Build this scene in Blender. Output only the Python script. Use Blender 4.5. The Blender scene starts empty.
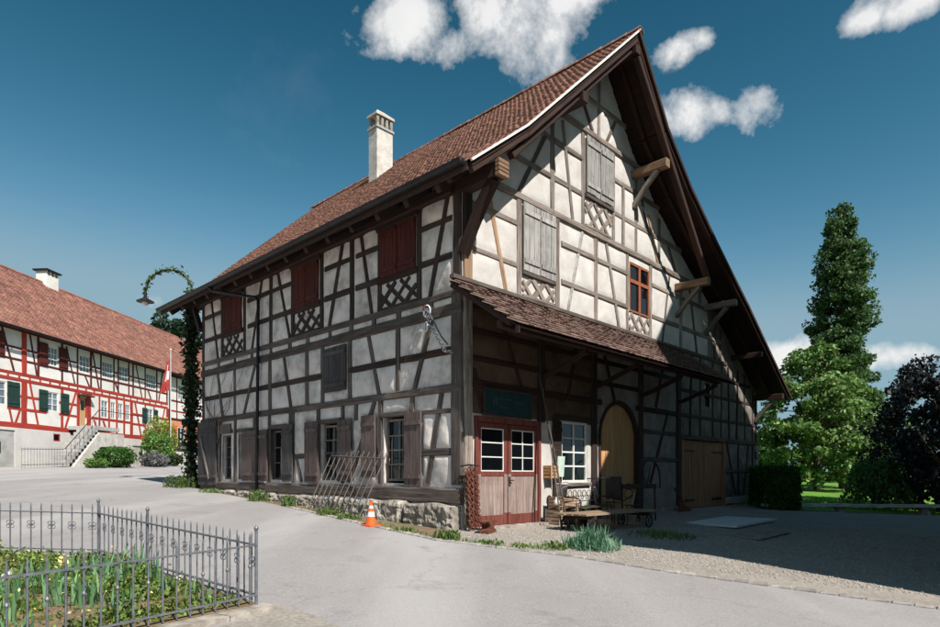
import bpy, bmesh, math, random
import numpy as np
from mathutils import Vector, Matrix, noise
from mathutils.geometry import tessellate_polygon
random.seed(7); rng = np.random.default_rng(7)
R_ = math.radians
S = bpy.context.scene
COL = S.collection

# ------------------------------------------------------------------ camera
EYE = 1.14
cam_d = bpy.data.cameras.new('camera'); cam = bpy.data.objects.new('camera', cam_d); COL.objects.link(cam)
cam.location = (0, 0, EYE); cam.rotation_euler = (R_(90), 0, 0)
cam_d.sensor_width = 36; cam_d.lens = 36*622/940
cam_d.shift_y = 161.5/940; cam_d.clip_end = 3000; cam_d.clip_start = .05
S.camera = cam

# ------------------------------------------------------------------ house axes (t along gable, s along eaves)
AR = R_(43.95)
RV = Vector((math.sin(AR), math.cos(AR), 0)); LV = Vector((-math.cos(AR), math.sin(AR), 0))
C0 = Vector((-.166, 12.9, 0))
HROT = R_(90-43.95)
def W(t, s, z=0): return C0 + RV*t + LV*s + Vector((0, 0, z))

# ------------------------------------------------------------------ sun, sky, exposure
travel = (LV*1.0 + RV*.20 + Vector((0, 0, -1.07))).normalized()
to_sun = -travel
sun_d = bpy.data.lights.new('sun', 'SUN'); sun = bpy.data.objects.new('sun', sun_d); COL.objects.link(sun)
sun_d.energy = 5.0; sun_d.angle = R_(.53); sun_d.color = (1, .965, .91)
sun.rotation_euler = to_sun.to_track_quat('Z', 'Y').to_euler(); sun.location = (20, -20, 40)
elev = math.asin(to_sun.z); azim = math.atan2(to_sun.x, to_sun.y)
S.view_settings.view_transform = 'Standard'; S.view_settings.look = 'None'
S.view_settings.exposure = .48; S.view_settings.gamma = 1.0

def pixdir(px, py): return Vector(((px-470)/622, 1, (475-py)/622)).normalized()

world = bpy.data.worlds.new('World'); S.world = world; world.use_nodes = True
def build_world():
    nt = world.node_tree; N = nt.nodes; K = nt.links; N.clear()
    out = N.new('ShaderNodeOutputWorld'); bg = N.new('ShaderNodeBackground')
    sky = N.new('ShaderNodeTexSky'); sky.sky_type = 'NISHITA'; sky.sun_disc = False
    sky.sun_elevation = elev; sky.sun_rotation = azim
    sky.air_density = 1.0; sky.dust_density = .6; sky.ozone_density = 1.6; sky.altitude = 400
    tint = N.new('ShaderNodeMix'); tint.data_type = 'RGBA'; tint.blend_type = 'MULTIPLY'; tint.inputs[0].default_value = 1
    sp = N.new('ShaderNodeSeparateColor'); gm = N.new('ShaderNodeCombineColor'); K.new(sky.outputs[0], sp.inputs[0])
    for i, g_ in enumerate((3.2, 1.92, 2.0)):
        pw = N.new('ShaderNodeMath'); pw.operation = 'POWER'; pw.inputs[1].default_value = g_; K.new(sp.outputs[i], pw.inputs[0])
        sm = N.new('ShaderNodeMath'); sm.operation = 'SMOOTH_MIN'; sm.inputs[1].default_value = (9.2, 8.4, 19.5)[i]; sm.inputs[2].default_value = (6., 5.5, 12.)[i]; K.new(pw.outputs[0], sm.inputs[0]); K.new(sm.outputs[0], gm.inputs[i])
    cap = N.new('ShaderNodeMix'); cap.data_type = 'RGBA'; cap.blend_type = 'DARKEN'; cap.inputs[0].default_value = 1; K.new(gm.outputs[0], cap.inputs[6]); cap.inputs[7].default_value = (60, 60, 60, 1)
    K.new(cap.outputs[2], tint.inputs[6]); tint.inputs[7].default_value = (.44, .77, .40, 1)
    tc = N.new('ShaderNodeTexCoord')
    # distorted direction for ragged cloud edges
    n1 = N.new('ShaderNodeTexNoise'); n1.inputs['Scale'].default_value = 10; n1.inputs['Detail'].default_value = 12; n1.inputs['Roughness'].default_value = .62; n1.inputs['Distortion'].default_value = .12
    K.new(tc.outputs['Generated'], n1.inputs['Vector'])
    n2 = N.new('ShaderNodeTexNoise'); n2.inputs['Scale'].default_value = 2.2; n2.inputs['Detail'].default_value = 8; n2.inputs['Roughness'].default_value = .6
    K.new(tc.outputs['Generated'], n2.inputs['Vector'])
    def math_(op, a, b=None, clamp=False):
        m = N.new('ShaderNodeMath'); m.operation = op; m.use_clamp = clamp
        for i, v in enumerate((a, b)):
            if v is None: continue
            if isinstance(v, (int, float)): m.inputs[i].default_value = v
            else: K.new(v, m.inputs[i])
        return m.outputs[0]
    acc = None
    # cumulus banks: direction (pixel of the photo turned into a bearing), half width, half height (radians-ish), weight
    blobs = [((402, 12), .12, .07, 1.15), ((485, 8), .10, .08, 1.1), ((530, 22), .12, .09, 1.15), ((470, 45), .10, .05, .9), ((570, 5), .09, .06, 1.0),
             ((686, 42), .08, .03, 1.1), 
             ((700, 116), .06, .05, 1.2), ((752, 106), .042, .05, 1.15), 
             ((863, 18), .036, .028, 1.25), ((915, 8), .06, .03, 1.15), ((950, 0), .06, .04, .8),
             ((790, 356), .07, .035, 1.2), ((885, 356), .06, .028, 1.2), 
             ((146, 300), .045, .02, .62), ((1120, 120), .14, .06, 1.0)]
    for (px, py), rw, rh, wt in blobs:
        d = pixdir(px, py)
        right = Vector((d.y, -d.x, 0)).normalized(); up = right.cross(d).normalized()
        def dot(v):
            n = N.new('ShaderNodeVectorMath'); n.operation = 'DOT_PRODUCT'; K.new(tc.outputs['Generated'], n.inputs[0]); n.inputs[1].default_value = v; return n.outputs['Value']
        a = math_('DIVIDE', dot(right), rw*.76); b = math_('DIVIDE', dot(up), rh*.68)
        r2 = math_('ADD', math_('MULTIPLY', a, a), math_('MULTIPLY', b, b))
        front = math_('GREATER_THAN', dot(d), 0)
        g = math_('MULTIPLY', math_('EXPONENT', math_('MULTIPLY', r2, -.9)), wt)
        g = math_('MULTIPLY', g, front)
        acc = g if acc is None else math_('MAXIMUM', acc, g)
    # noise away from the banks too: a few thin clouds over the whole dome
    dens = math_('ADD', acc, math_('MULTIPLY', math_('SUBTRACT', n1.outputs[0], .5), 3.0))
    dens = math_('SUBTRACT', dens, .5)
    dens = math_('MULTIPLY', dens, 1.55, True)
    dens = math_('MULTIPLY', dens, math_('MULTIPLY', math_('SUBTRACT', acc, .1), 6.0, True))
    thin = math_('MULTIPLY', math_('SUBTRACT', n2.outputs[0], .64), .4, True)
    dens = math_('MAXIMUM', dens, thin)
    cr = N.new('ShaderNodeMix'); cr.data_type = 'RGBA'
    K.new(n1.outputs[0], cr.inputs[0]); cr.inputs[6].default_value = (9.5, 9.9, 10.4, 1); cr.inputs[7].default_value = (15.5, 15.2, 14.8, 1)
    mx = N.new('ShaderNodeMix'); mx.data_type = 'RGBA'
    K.new(dens, mx.inputs[0]); K.new(tint.outputs[2], mx.inputs[6]); K.new(cr.outputs[2], mx.inputs[7])
    K.new(mx.outputs[2], bg.inputs[0]); bg.inputs[1].default_value = .048
    K.new(bg.outputs[0], out.inputs[0])
build_world()
S.cycles.max_bounces = 5; S.cycles.diffuse_bounces = 1; S.cycles.transparent_max_bounces = 8

# ------------------------------------------------------------------ materials
def lin(c): return tuple(((x/255)/12.92 if x/255 <= .04045 else ((x/255+.055)/1.055)**2.4) for x in c)
MATS = {}
def mat(name, c1, c2, sc=(4, 4, 4), rough=.85, bump=.3, bsc=None, rnd=.15, island=0., metal=0., contrast=1.0, spec=.3, dirt=None, dsc=1.2, damt=.5, coords='Object', translucent=0., hue=0., crack=0.):
    m = bpy.data.materials.new(name); m.use_nodes = True; nt = m.node_tree; N = nt.nodes; K = nt.links
    p = N['Principled BSDF']; p.inputs['Roughness'].default_value = rough; p.inputs['Metallic'].default_value = metal
    p.inputs['Specular IOR Level'].default_value = spec
    tc = N.new('ShaderNodeTexCoord'); mp = N.new('ShaderNodeMapping'); mp.inputs['Scale'].default_value = sc
    oi = N.new('ShaderNodeObjectInfo')
    cb = N.new('ShaderNodeCombineXYZ')
    for i in range(3):
        mm = N.new('ShaderNodeMath'); mm.operation = 'MULTIPLY'; mm.inputs[1].default_value = 37.0+i*11; K.new(oi.outputs['Random'], mm.inputs[0]); K.new(mm.outputs[0], cb.inputs[i])
    K.new(tc.outputs[coords], mp.inputs['Vector']); K.new(cb.outputs[0], mp.inputs['Location'])
    nz = N.new('ShaderNodeTexNoise'); nz.inputs['Scale'].default_value = 1; nz.inputs['Detail'].default_value = 7; nz.inputs['Roughness'].default_value = .62
    K.new(mp.outputs[0], nz.inputs['Vector'])
    ra = N.new('ShaderNodeValToRGB'); ra.color_ramp.elements[0].position = .5-.22/contrast; ra.color_ramp.elements[1].position = .5+.22/contrast
    ra.color_ramp.elements[0].color = (*lin(c1), 1); ra.color_ramp.elements[1].color = (*lin(c2), 1)
    K.new(nz.outputs[0], ra.inputs[0]); colr = ra.outputs[0]
    if dirt:
        nd = N.new('ShaderNodeTexNoise'); nd.inputs['Scale'].default_value = dsc; nd.inputs['Detail'].default_value = 6; nd.inputs['Roughness'].default_value = .7
        K.new(tc.outputs[coords], nd.inputs['Vector'])
        rd = N.new('ShaderNodeMapRange'); rd.inputs[1].default_value = .48; rd.inputs[2].default_value = .72; rd.inputs[3].default_value = 0; rd.inputs[4].default_value = damt; K.new(nd.outputs[0], rd.inputs[0])
        md = N.new('ShaderNodeMix'); md.data_type = 'RGBA'; K.new(rd.outputs[0], md.inputs[0]); K.new(colr, md.inputs[6]); md.inputs[7].default_value = (*lin(dirt), 1); colr = md.outputs[2]
    if crack:
        mc = N.new('ShaderNodeMapping'); mc.inputs['Scale'].default_value = tuple(c*k for c, k in zip(sc, (.9, 2.6, 2.6) if sc[0] < sc[2] else (2.6, 2.6, .9))); K.new(tc.outputs[coords], mc.inputs['Vector']); K.new(cb.outputs[0], mc.inputs['Location'])
        nc = N.new('ShaderNodeTexNoise'); nc.inputs['Scale'].default_value = 1; nc.inputs['Detail'].default_value = 3; K.new(mc.outputs[0], nc.inputs['Vector'])
        rc = N.new('ShaderNodeMapRange'); rc.inputs[1].default_value = .58; rc.inputs[2].default_value = .68; rc.inputs[3].default_value = 0; rc.inputs[4].default_value = crack; K.new(nc.outputs[0], rc.inputs[0])
        mk_ = N.new('ShaderNodeMix'); mk_.data_type = 'RGBA'; K.new(rc.outputs[0], mk_.inputs[0]); K.new(colr, mk_.inputs[6]); mk_.inputs[7].default_value = (*[c*.25 for c in lin(c1)], 1); colr = mk_.outputs[2]
    hs = N.new('ShaderNodeHueSaturation'); K.new(colr, hs.inputs['Color'])
    amt = island if island else rnd
    src = oi.outputs['Random']
    if island:
        ge = N.new('ShaderNodeNewGeometry'); src = ge.outputs['Random Per Island']
    mr = N.new('ShaderNodeMapRange'); mr.inputs[3].default_value = 1-amt; mr.inputs[4].default_value = 1+amt; K.new(src, mr.inputs[0]); K.new(mr.outputs[0], hs.inputs['Value'])
    if hue:
        m2 = N.new('ShaderNodeMath'); m2.operation = 'MULTIPLY'; m2.inputs[1].default_value = 7.31; K.new(src, m2.inputs[0])
        m3 = N.new('ShaderNodeMath'); m3.operation = 'FRACT'; K.new(m2.outputs[0], m3.inputs[0])
        mh = N.new('ShaderNodeMapRange'); mh.inputs[3].default_value = .5-hue; mh.inputs[4].default_value = .5+hue; K.new(m3.outputs[0], mh.inputs[0]); K.new(mh.outputs[0], hs.inputs['Hue'])
    K.new(hs.outputs[0], p.inputs['Base Color'])
    if bump:
        nb = N.new('ShaderNodeTexNoise'); nb.inputs['Detail'].default_value = 6; nb.inputs['Scale'].default_value = 1; nb.inputs['Roughness'].default_value = .65
        mb2 = N.new('ShaderNodeMapping'); mb2.inputs['Scale'].default_value = bsc or tuple(3*x for x in sc)
        K.new(tc.outputs[coords], mb2.inputs['Vector']); K.new(mb2.outputs[0], nb.inputs['Vector'])
        bp = N.new('ShaderNodeBump'); bp.inputs['Strength'].default_value = bump; bp.inputs['Distance'].default_value = .02; K.new(nb.outputs[0], bp.inputs['Height']); K.new(bp.outputs[0], p.inputs['Normal'])
    if translucent:
        tr = N.new('ShaderNodeBsdfTranslucent'); K.new(hs.outputs[0], tr.inputs[0])
        mxs = N.new('ShaderNodeMixShader'); mxs.inputs[0].default_value = translucent
        K.new(p.outputs[0], mxs.inputs[1]); K.new(tr.outputs[0], mxs.inputs[2]); K.new(mxs.outputs[0], N['Material Output'].inputs[0])
    MATS[name] = m; return m
GR = (1.2, 14, 14)     # grain along local X
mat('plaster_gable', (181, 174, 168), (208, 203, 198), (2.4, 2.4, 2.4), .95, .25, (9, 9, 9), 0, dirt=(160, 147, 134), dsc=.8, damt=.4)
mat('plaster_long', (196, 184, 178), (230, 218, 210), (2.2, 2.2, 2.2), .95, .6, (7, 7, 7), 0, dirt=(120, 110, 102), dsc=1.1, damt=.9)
mat('plaster_canopy_shade', (122, 116, 114), (160, 153, 150), (2.4, 2.4, 2.4), .95, .5, (8, 8, 8), 0, dirt=(96, 86, 80), dsc=1.1, damt=.7)  # darker copy of the gable plaster, painting the shade under the canopy
mat('plaster_rough_shade', (92, 84, 78), (142, 134, 126), (3.5, 3.5, 3.5), .95, .9, (9, 9, 9), 0, dirt=(74, 64, 58), dsc=1.3, damt=.8)  # coarse infill of the right half, also darkened to deepen its shade
mat('plaster_stain_shade', (62, 46, 37), (112, 90, 74), (1.4, 1.4, 1.4), .95, .4, (7, 7, 7), 0, dirt=(70, 50, 40), dsc=1.3, damt=.6)  # stained plaster above the door, darkened further as canopy shade
mat('timber_dark', (43, 32, 29), (72, 57, 51), GR, .85, .5, (3, 60, 60), .25, crack=.75)
mat('timber_brown', (38, 24, 19), (64, 42, 34), GR, .8, .45, (3, 60, 60), .25, crack=.75)
mat('timber_grey', (98, 86, 79), (158, 146, 136), GR, .9, .55, (3, 70, 70), .25, dirt=(74, 60, 53), dsc=1.6, damt=.6, crack=.75)
mat('timber_light', (128, 98, 74), (172, 144, 116), GR, .85, .5, (3, 60, 60), .15, dirt=(110, 80, 60), damt=.6, crack=.75)
mat('purlin_wood', (100, 76, 58), (142, 114, 90), GR, .88, .5, (3, 60, 60), .12, crack=.7)
mat('timber_mid', (64, 55, 51), (112, 101, 94), GR, .88, .5, (3, 70, 70), .25, dirt=(56, 40, 34), dsc=1.4, damt=.6, crack=.75)
mat('soffit_board', (30, 18, 14), (50, 31, 23), (9, 1.2, 9), .85, .3, (30, 3, 30), .1)
mat('tile_roof', (122, 84, 70), (160, 118, 102), (3, 3, 3), .9, .3, (20, 20, 20), 0, island=.2, hue=.012, dirt=(104, 84, 74), dsc=.9, damt=.75)
mat('tile_canopy', (98, 77, 69), (142, 117, 107), (3, 3, 3), .9, .3, (20, 20, 20), 0, island=.09, hue=.012, dirt=(84, 66, 60), dsc=.8, damt=.4)
mat('tile_red', (124, 82, 70), (166, 117, 102), (2, 2, 2), .9, .3, (16, 16, 16), 0, island=.24, hue=.014, dirt=(108, 78, 70), dsc=.5, damt=.85)
mat('mortar', (196, 192, 188), (226, 222, 216), (5, 5, 5), .95, .4, None, 0)
mat('shutter_red', (60, 24, 19), (98, 42, 33), (14, 14, 1.4), .8, .4, (50, 50, 3), .2, dirt=(50, 26, 22), damt=.6, crack=.75)
mat('shutter_worn', (74, 60, 57), (114, 100, 96), (16, 16, 1.6), .85, .45, (60, 60, 3), .15, dirt=(120, 100, 92), dsc=2, damt=.8, crack=.75)
mat('shutter_grey', (126, 122, 119), (184, 180, 175), (18, 18, 1.2), .9, .5, (60, 60, 2.5), .18, dirt=(70, 60, 56), dsc=1.5, damt=.6, crack=.75)
mat('door_red', (92, 46, 41), (128, 70, 61), (12, 12, 1.6), .7, .35, (50, 50, 3), .06, dirt=(110, 60, 50), dsc=3, damt=.7, crack=.75)
mat('shutter_dark', (58, 54, 54), (98, 92, 90), (18, 18, 1.2), .9, .5, (60, 60, 2.5), .18, dirt=(50, 44, 42), dsc=1.5, damt=.6, crack=.75)
mat('door_worn', (118, 100, 94), (166, 147, 139), (22, 22, 1.3), .85, .5, (70, 70, 3), .06, dirt=(118, 82, 74), dsc=2.6, damt=.55, crack=.75)
mat('wood_new', (190, 134, 86), (222, 174, 126), (14, 14, 1.0), .65, .3, (50, 50, 2), .1, crack=.4)
mat('wood_barn', (132, 92, 64), (172, 128, 94), (14, 14, 1.0), .8, .4, (50, 50, 2), .1, crack=.75)
mat('wood_old', (120, 98, 78), (172, 150, 126), GR, .85, .5, (3, 60, 60), .2, crack=.75)
mat('paint_white', (206, 204, 198), (228, 226, 220), (6, 6, 6), .6, .15, None, .05)
mat('frame_orange', (124, 68, 44), (160, 96, 66), (12, 12, 2), .7, .3, None, .05)
mat('glass', (10, 13, 16), (16, 20, 24), (2, 2, 2), .06, 0, None, .2, spec=.6)
mat('dark_room', (12, 10, 9), (20, 16, 14), (2, 2, 2), .95, 0, None, 0)
mat('curtain', (72, 86, 96), (132, 146, 156), (6, 6, 1), .25, .1, None, .2, spec=.5)
mat('metal_dark', (34, 33, 35), (58, 56, 58), (8, 8, 8), .5, .15, None, .1, metal=.6)
mat('gutter_metal', (38, 34, 36), (60, 56, 58), (3, 8, 8), .45, .1, None, .1, metal=.5)
mat('iron_grey', (88, 90, 96), (126, 128, 134), (12, 12, 12), .5, .15, None, .08, metal=.35)
mat('iron_white', (190, 190, 192), (220, 220, 222), (12, 12, 12), .45, .1, None, .05, metal=.2)
mat('rust', (72, 40, 31), (116, 70, 54), (14, 14, 14), .9, .5, None, .15)
mat('iron_worn', (84, 75, 70), (126, 117, 110), (14, 14, 14), .7, .4, None, .15, metal=.2)
mat('stone', (104, 96, 88), (186, 176, 164), (5, 5, 5), .95, .9, (9, 9, 9), .12, dirt=(86, 80, 70), dsc=2.2, damt=.6)
mat('stone_light', (160, 154, 146), (206, 200, 192), (3, 3, 3), .95, .6, (14, 14, 14), .15)
mat('sett_stone', (124, 118, 112), (172, 165, 158), (9, 9, 9), .95, .6, (20, 20, 20), .2)
mat('concrete', (150, 148, 146), (186, 183, 178), (2, 2, 2), .95, .4, (20, 20, 20), .08, dirt=(120, 116, 108), damt=.5)
mat('asphalt', (127, 122, 120), (170, 165, 163), (38, 38, 38), .95, .5, (80, 80, 80), 0, dirt=(136, 130, 128), dsc=.4, damt=.5, contrast=.8, coords='Object')
def asphalt_details():
    m = MATS['asphalt']; nt = m.node_tree; N = nt.nodes; K = nt.links; p = N['Principled BSDF']
    src = p.inputs['Base Color'].links[0].from_socket
    tc = N.new('ShaderNodeTexCoord')
    def mixin(col, fac, c):
        x = N.new('ShaderNodeMix'); x.data_type = 'RGBA'; K.new(fac, x.inputs[0]); K.new(col, x.inputs[6]); x.inputs[7].default_value = (*lin(c), 1); return x.outputs[2]
    def rng_(v, a, b, hi):
        r = N.new('ShaderNodeMapRange'); r.inputs[1].default_value = a; r.inputs[2].default_value = b; r.inputs[3].default_value = 0; r.inputs[4].default_value = hi; K.new(v, r.inputs[0]); return r.outputs[0]
    # old repair patches and dusty tracks running along the road
    mp = N.new('ShaderNodeMapping'); mp.inputs['Rotation'].default_value = (0, 0, R_(40)); mp.inputs['Scale'].default_value = (.55, .07, 1); K.new(tc.outputs['Object'], mp.inputs[0])
    n = N.new('ShaderNodeTexNoise'); n.inputs['Scale'].default_value = 1; n.inputs['Detail'].default_value = 5; K.new(mp.outputs[0], n.inputs['Vector'])
    col = mixin(src, rng_(n.outputs[0], .45, .62, .45), (182, 177, 174))
    n2 = N.new('ShaderNodeTexNoise'); n2.inputs['Scale'].default_value = .9; n2.inputs['Detail'].default_value = 8; n2.inputs['Roughness'].default_value = .75; K.new(tc.outputs['Object'], n2.inputs['Vector'])
    col = mixin(col, rng_(n2.outputs[0], .56, .7, .5), (112, 106, 104))
    # thin cracks
    vo = N.new('ShaderNodeTexVoronoi'); vo.feature = 'DISTANCE_TO_EDGE'; vo.inputs['Scale'].default_value = .22
    wv = N.new('ShaderNodeVectorMath'); wv.operation = 'MULTIPLY_ADD'; wv.inputs[1].default_value = (1.2, 1.2, 1.2); K.new(n2.outputs[1], wv.inputs[0]); K.new(tc.outputs['Object'], wv.inputs[2]); K.new(wv.outputs[0], vo.inputs['Vector'])
    cr = rng_(vo.outputs['Distance'], .003, .001, .35)
    col = mixin(col, cr, (84, 79, 77))
    K.new(col, p.inputs['Base Color'])
asphalt_details()
mat('gravel', (128, 120, 112), (178, 168, 158), (22, 22, 22), .95, .9, (45, 45, 45), 0, dirt=(112, 104, 92), dsc=.8, damt=.5)
mat('pebble', (136, 128, 120), (184, 176, 166), (22, 22, 22), .95, .3, None, 0, island=.3)
mat('soil', (96, 78, 60), (142, 122, 98), (6, 6, 6), .98, .8, (20, 20, 20), 0, dirt=(84, 92, 50), dsc=1.0, damt=.6)
mat('earth', (70, 88, 40), (98, 116, 56), (.6, .6, .6), .98, .6, (6, 6, 6), 0, dirt=(112, 104, 70), dsc=.1, damt=.4)
mat('lawn', (74, 116, 34), (104, 148, 52), (2, 2, 2), .95, .8, (30, 30, 30), 0, dirt=(126, 142, 70), dsc=.7, damt=.5)
def leafm(name, a, b, tr=.3, isl=.45, hue=.025): mat(name, a, b, (.9, .9, .9), .55, 0, None, 0, island=isl, translucent=tr, spec=.35, hue=hue)
leafm('leaf_poplar', (50, 76, 42), (92, 120, 68)); leafm('leaf_tree', (82, 116, 58), (132, 160, 90)); leafm('leaf_dark', (30, 31, 32), (54, 54, 52), .1)
leafm('leaf_hedge', (44, 78, 26), (70, 112, 40)); leafm('leaf_bush', (66, 104, 44), (112, 148, 70)); leafm('leaf_vine', (54, 78, 34), (96, 118, 52))
leafm('leaf_far', (34, 54, 40), (60, 84, 58)); leafm('leaf_weed', (72, 100, 46), (122, 142, 78)); leafm('leaf_iris', (74, 112, 72), (128, 160, 112)); leafm('leaf_grassblue', (70, 118, 88), (120, 160, 128))
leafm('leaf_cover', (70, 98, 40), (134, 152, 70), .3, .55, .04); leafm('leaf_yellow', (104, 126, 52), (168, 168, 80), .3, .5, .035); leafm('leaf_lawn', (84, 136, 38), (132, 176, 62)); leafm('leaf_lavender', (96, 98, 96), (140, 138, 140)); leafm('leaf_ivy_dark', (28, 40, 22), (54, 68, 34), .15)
leafm('petal_yellow', (226, 204, 120), (244, 226, 160)); leafm('petal_peach', (226, 150, 110), (240, 180, 140)); leafm('petal_white', (220, 216, 208), (240, 238, 232))
mat('bark', (70, 58, 48), (110, 94, 80), (10, 10, 2), .95, .7, (30, 30, 6), .1)
mat('red_timber', (148, 46, 37), (176, 66, 53), GR, .75, .3, (3, 50, 50), .12, crack=.4)
mat('maroon_timber', (66, 27, 24), (98, 43, 37), GR, .8, .3, (3, 50, 50), .2)
mat('wall_white', (214, 208, 202), (236, 231, 225), (1.2, 1.2, 1.2), .95, .2, (8, 8, 8), 0, dirt=(186, 176, 168), dsc=.5, damt=.5)
mat('wall_base', (196, 190, 186), (218, 213, 208), (.8, .8, .8), .95, .2, (8, 8, 8), 0, dirt=(160, 150, 142), dsc=.5, damt=.5)
mat('wall_pink', (206, 128, 96), (224, 150, 118), (1, 1, 1), .9, .2, None, 0)
mat('shutter_green', (26, 48, 44), (44, 68, 62), (10, 10, 2), .6, .2, None, .08)
mat('door_tan', (176, 134, 92), (204, 166, 124), (10, 10, 2), .7, .2, None, .05)
mat('door_orange', (196, 96, 40), (216, 120, 60), (10, 10, 2), .7, .2, None, .05)
mat('cone_orange', (232, 84, 30), (246, 108, 48), (6, 6, 6), .5, .1, None, 0)
mat('flag_red', (168, 56, 52), (190, 78, 72), (6, 6, 6), .8, .1, None, 0, translucent=.3)
mat('sign_teal', (16, 42, 46), (24, 56, 62), (5, 5, 5), .5, .1, None, 0)
mat('sign_mark', (44, 62, 64), (60, 74, 74), (8, 8, 8), .6, 0, None, 0)
mat('lamp_glass', (200, 190, 180), (224, 214, 204), (6, 6, 6), .2, 0, None, 0)
mat('sheet_pale', (176, 196, 182), (206, 220, 208), (6, 6, 6), .5, .1, None, 0)
mat('cardboard', (150, 112, 76), (184, 146, 106), (8, 8, 8), .85, .2, None, .15)

# ------------------------------------------------------------------ mesh helpers
class MB:
    def __init__(s): s.v = []; s.f = []
    def add(s, vs, fs):
        o = len(s.v); s.v += [tuple(v) for v in vs]; s.f += [tuple(i+o for i in f) for f in fs]; return s
    def box(s, a, b, rot=None, c=None):
        x0, y0, z0 = a; x1, y1, z1 = b
        vs = [Vector(p) for p in ((x0,y0,z0),(x1,y0,z0),(x1,y1,z0),(x0,y1,z0),(x0,y0,z1),(x1,y0,z1),(x1,y1,z1),(x0,y1,z1))]
        if rot is not None:
            c = Vector(c) if c is not None else Vector(((x0+x1)/2,(y0+y1)/2,(z0+z1)/2)); vs = [rot @ (v-c)+c for v in vs]
        return s.add(vs, [(3,2,1,0),(4,5,6,7),(0,1,5,4),(1,2,6,5),(2,3,7,6),(3,0,4,7)])
    def tube(s, pts, r, n=6, cap=True):
        pts = [Vector(p) for p in pts]; rs = r if isinstance(r, (list, tuple)) else [r]*len(pts)
        base = len(s.v); prev = None
        for i, p in enumerate(pts):
            d = (pts[min(i+1, len(pts)-1)]-pts[max(i-1, 0)]).normalized()
            if prev is None:
                a = Vector((0, 0, 1)) if abs(d.z) < .9 else Vector((1, 0, 0)); x = d.cross(a).normalized()
            else: x = (prev-d*prev.dot(d)).normalized()
            prev = x; y = d.cross(x)
            for k in range(n):
                an = 2*math.pi*k/n; s.v.append(tuple(p+(x*math.cos(an)+y*math.sin(an))*rs[i]))
        for i in range(len(pts)-1):
            for k in range(n):
                a = base+i*n+k; b = base+i*n+(k+1) % n; s.f.append((a, b, b+n, a+n))
        if cap: s.f.append(tuple(base+k for k in range(n))[::-1]); s.f.append(tuple(base+(len(pts)-1)*n+k for k in range(n)))
        return s
    def lathe(s, prof, n=12, c=(0, 0, 0)):
        base = len(s.v); c = Vector(c)
        for r, z in prof:
            for k in range(n):
                an = 2*math.pi*k/n; s.v.append(tuple(c+Vector((r*math.cos(an), r*math.sin(an), z))))
        for i in range(len(prof)-1):
            for k in range(n):
                a = base+i*n+k; b = base+i*n+(k+1) % n; s.f.append((a, b, b+n, a+n))
        s.f.append(tuple(base+k for k in range(n))[::-1]); s.f.append(tuple(base+(len(prof)-1)*n+k for k in range(n)))
        return s
    def torus(s, c, ax, R, r, n=10, m=5, squash=None):
        c = Vector(c); ax = Vector(ax).normalized(); a = ax.orthogonal().normalized(); b = ax.cross(a)
        if squash is not None: a = Vector(squash[0]).normalized(); b = ax.cross(a)
        ka = squash[1] if squash else 1
        base = len(s.v)
        for i in range(n):
            u = 2*math.pi*i/n; d = a*math.cos(u)*ka+b*math.sin(u); dn = d.normalized()
            for j in range(m):
                w = 2*math.pi*j/m; s.v.append(tuple(c+d*R+(dn*math.cos(w)+ax*math.sin(w))*r))
        for i in range(n):
            for j in range(m):
                s.f.append((base+i*m+j, base+((i+1) % n)*m+j, base+((i+1) % n)*m+(j+1) % m, base+i*m+(j+1) % m))
        return s
    def poly(s, loop, holes, f0, f1):
        """flat polygon with holes in 2D, thickened: f0/f1 map (x,z) to 3D front/back"""
        loops = [[Vector((x, z, 0)) for x, z in l] for l in [loop]+list(holes)]
        tris = tessellate_polygon(loops); flat = [p for l in loops for p in l]
        n = len(flat); base = len(s.v)
        s.v += [tuple(f0(p.x, p.y)) for p in flat]+[tuple(f1(p.x, p.y)) for p in flat]
        for t in tris: s.f.append(tuple(base+i for i in t)); s.f.append(tuple(base+n+i for i in t[::-1]))
        o = 0
        for l in loops:
            for i in range(len(l)):
                a = base+o+i; b = base+o+(i+1) % len(l); s.f.append((a, b, b+n, a+n))
            o += len(l)
        return s
    def mesh(s, name, smooth=False):
        me = bpy.data.meshes.new(name); me.from_pydata(s.v, [], s.f); me.update()
        bm = bmesh.new(); bm.from_mesh(me); bmesh.ops.recalc_face_normals(bm, faces=bm.faces); bm.to_mesh(me); bm.free()
        if smooth: me.shade_smooth()
        return me
    def build(s, name, m, parent=None, smooth=False, loc=None, rot=None):
        return mk(name, s.mesh(name, smooth), m, parent, loc, rot)
def mk(name, me, m, parent=None, loc=None, rot=None):
    o = bpy.data.objects.new(name, me); COL.objects.link(o)
    if m and not me.materials: me.materials.append(MATS[m])
    if parent: o.parent = parent
    if loc is not None: o.location = loc
    if rot is not None: o.rotation_euler = rot
    return o
def raw(name, V, F4, m, parent=None, kind=None):
    """numpy quads/ngons of equal size"""
    me = bpy.data.meshes.new(name); V = np.asarray(V, np.float32); F4 = np.asarray(F4, np.int32); k = F4.shape[1]
    me.vertices.add(len(V)); me.vertices.foreach_set('co', V.ravel())
    me.loops.add(F4.size); me.loops.foreach_set('vertex_index', F4.ravel())
    me.polygons.add(len(F4)); me.polygons.foreach_set('loop_start', np.arange(0, F4.size, k, dtype=np.int32)); me.polygons.foreach_set('loop_total', np.full(len(F4), k, np.int32))
    me.update(calc_edges=True)
    o = mk(name, me, m, parent)
    if kind: o['kind'] = kind
    return o
def tag(o, label=None, cat=None, group=None, kind=None):
    if label: o['label'] = label
    if cat: o['category'] = cat
    if group: o['group'] = group
    if kind: o['kind'] = kind
    return o
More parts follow.
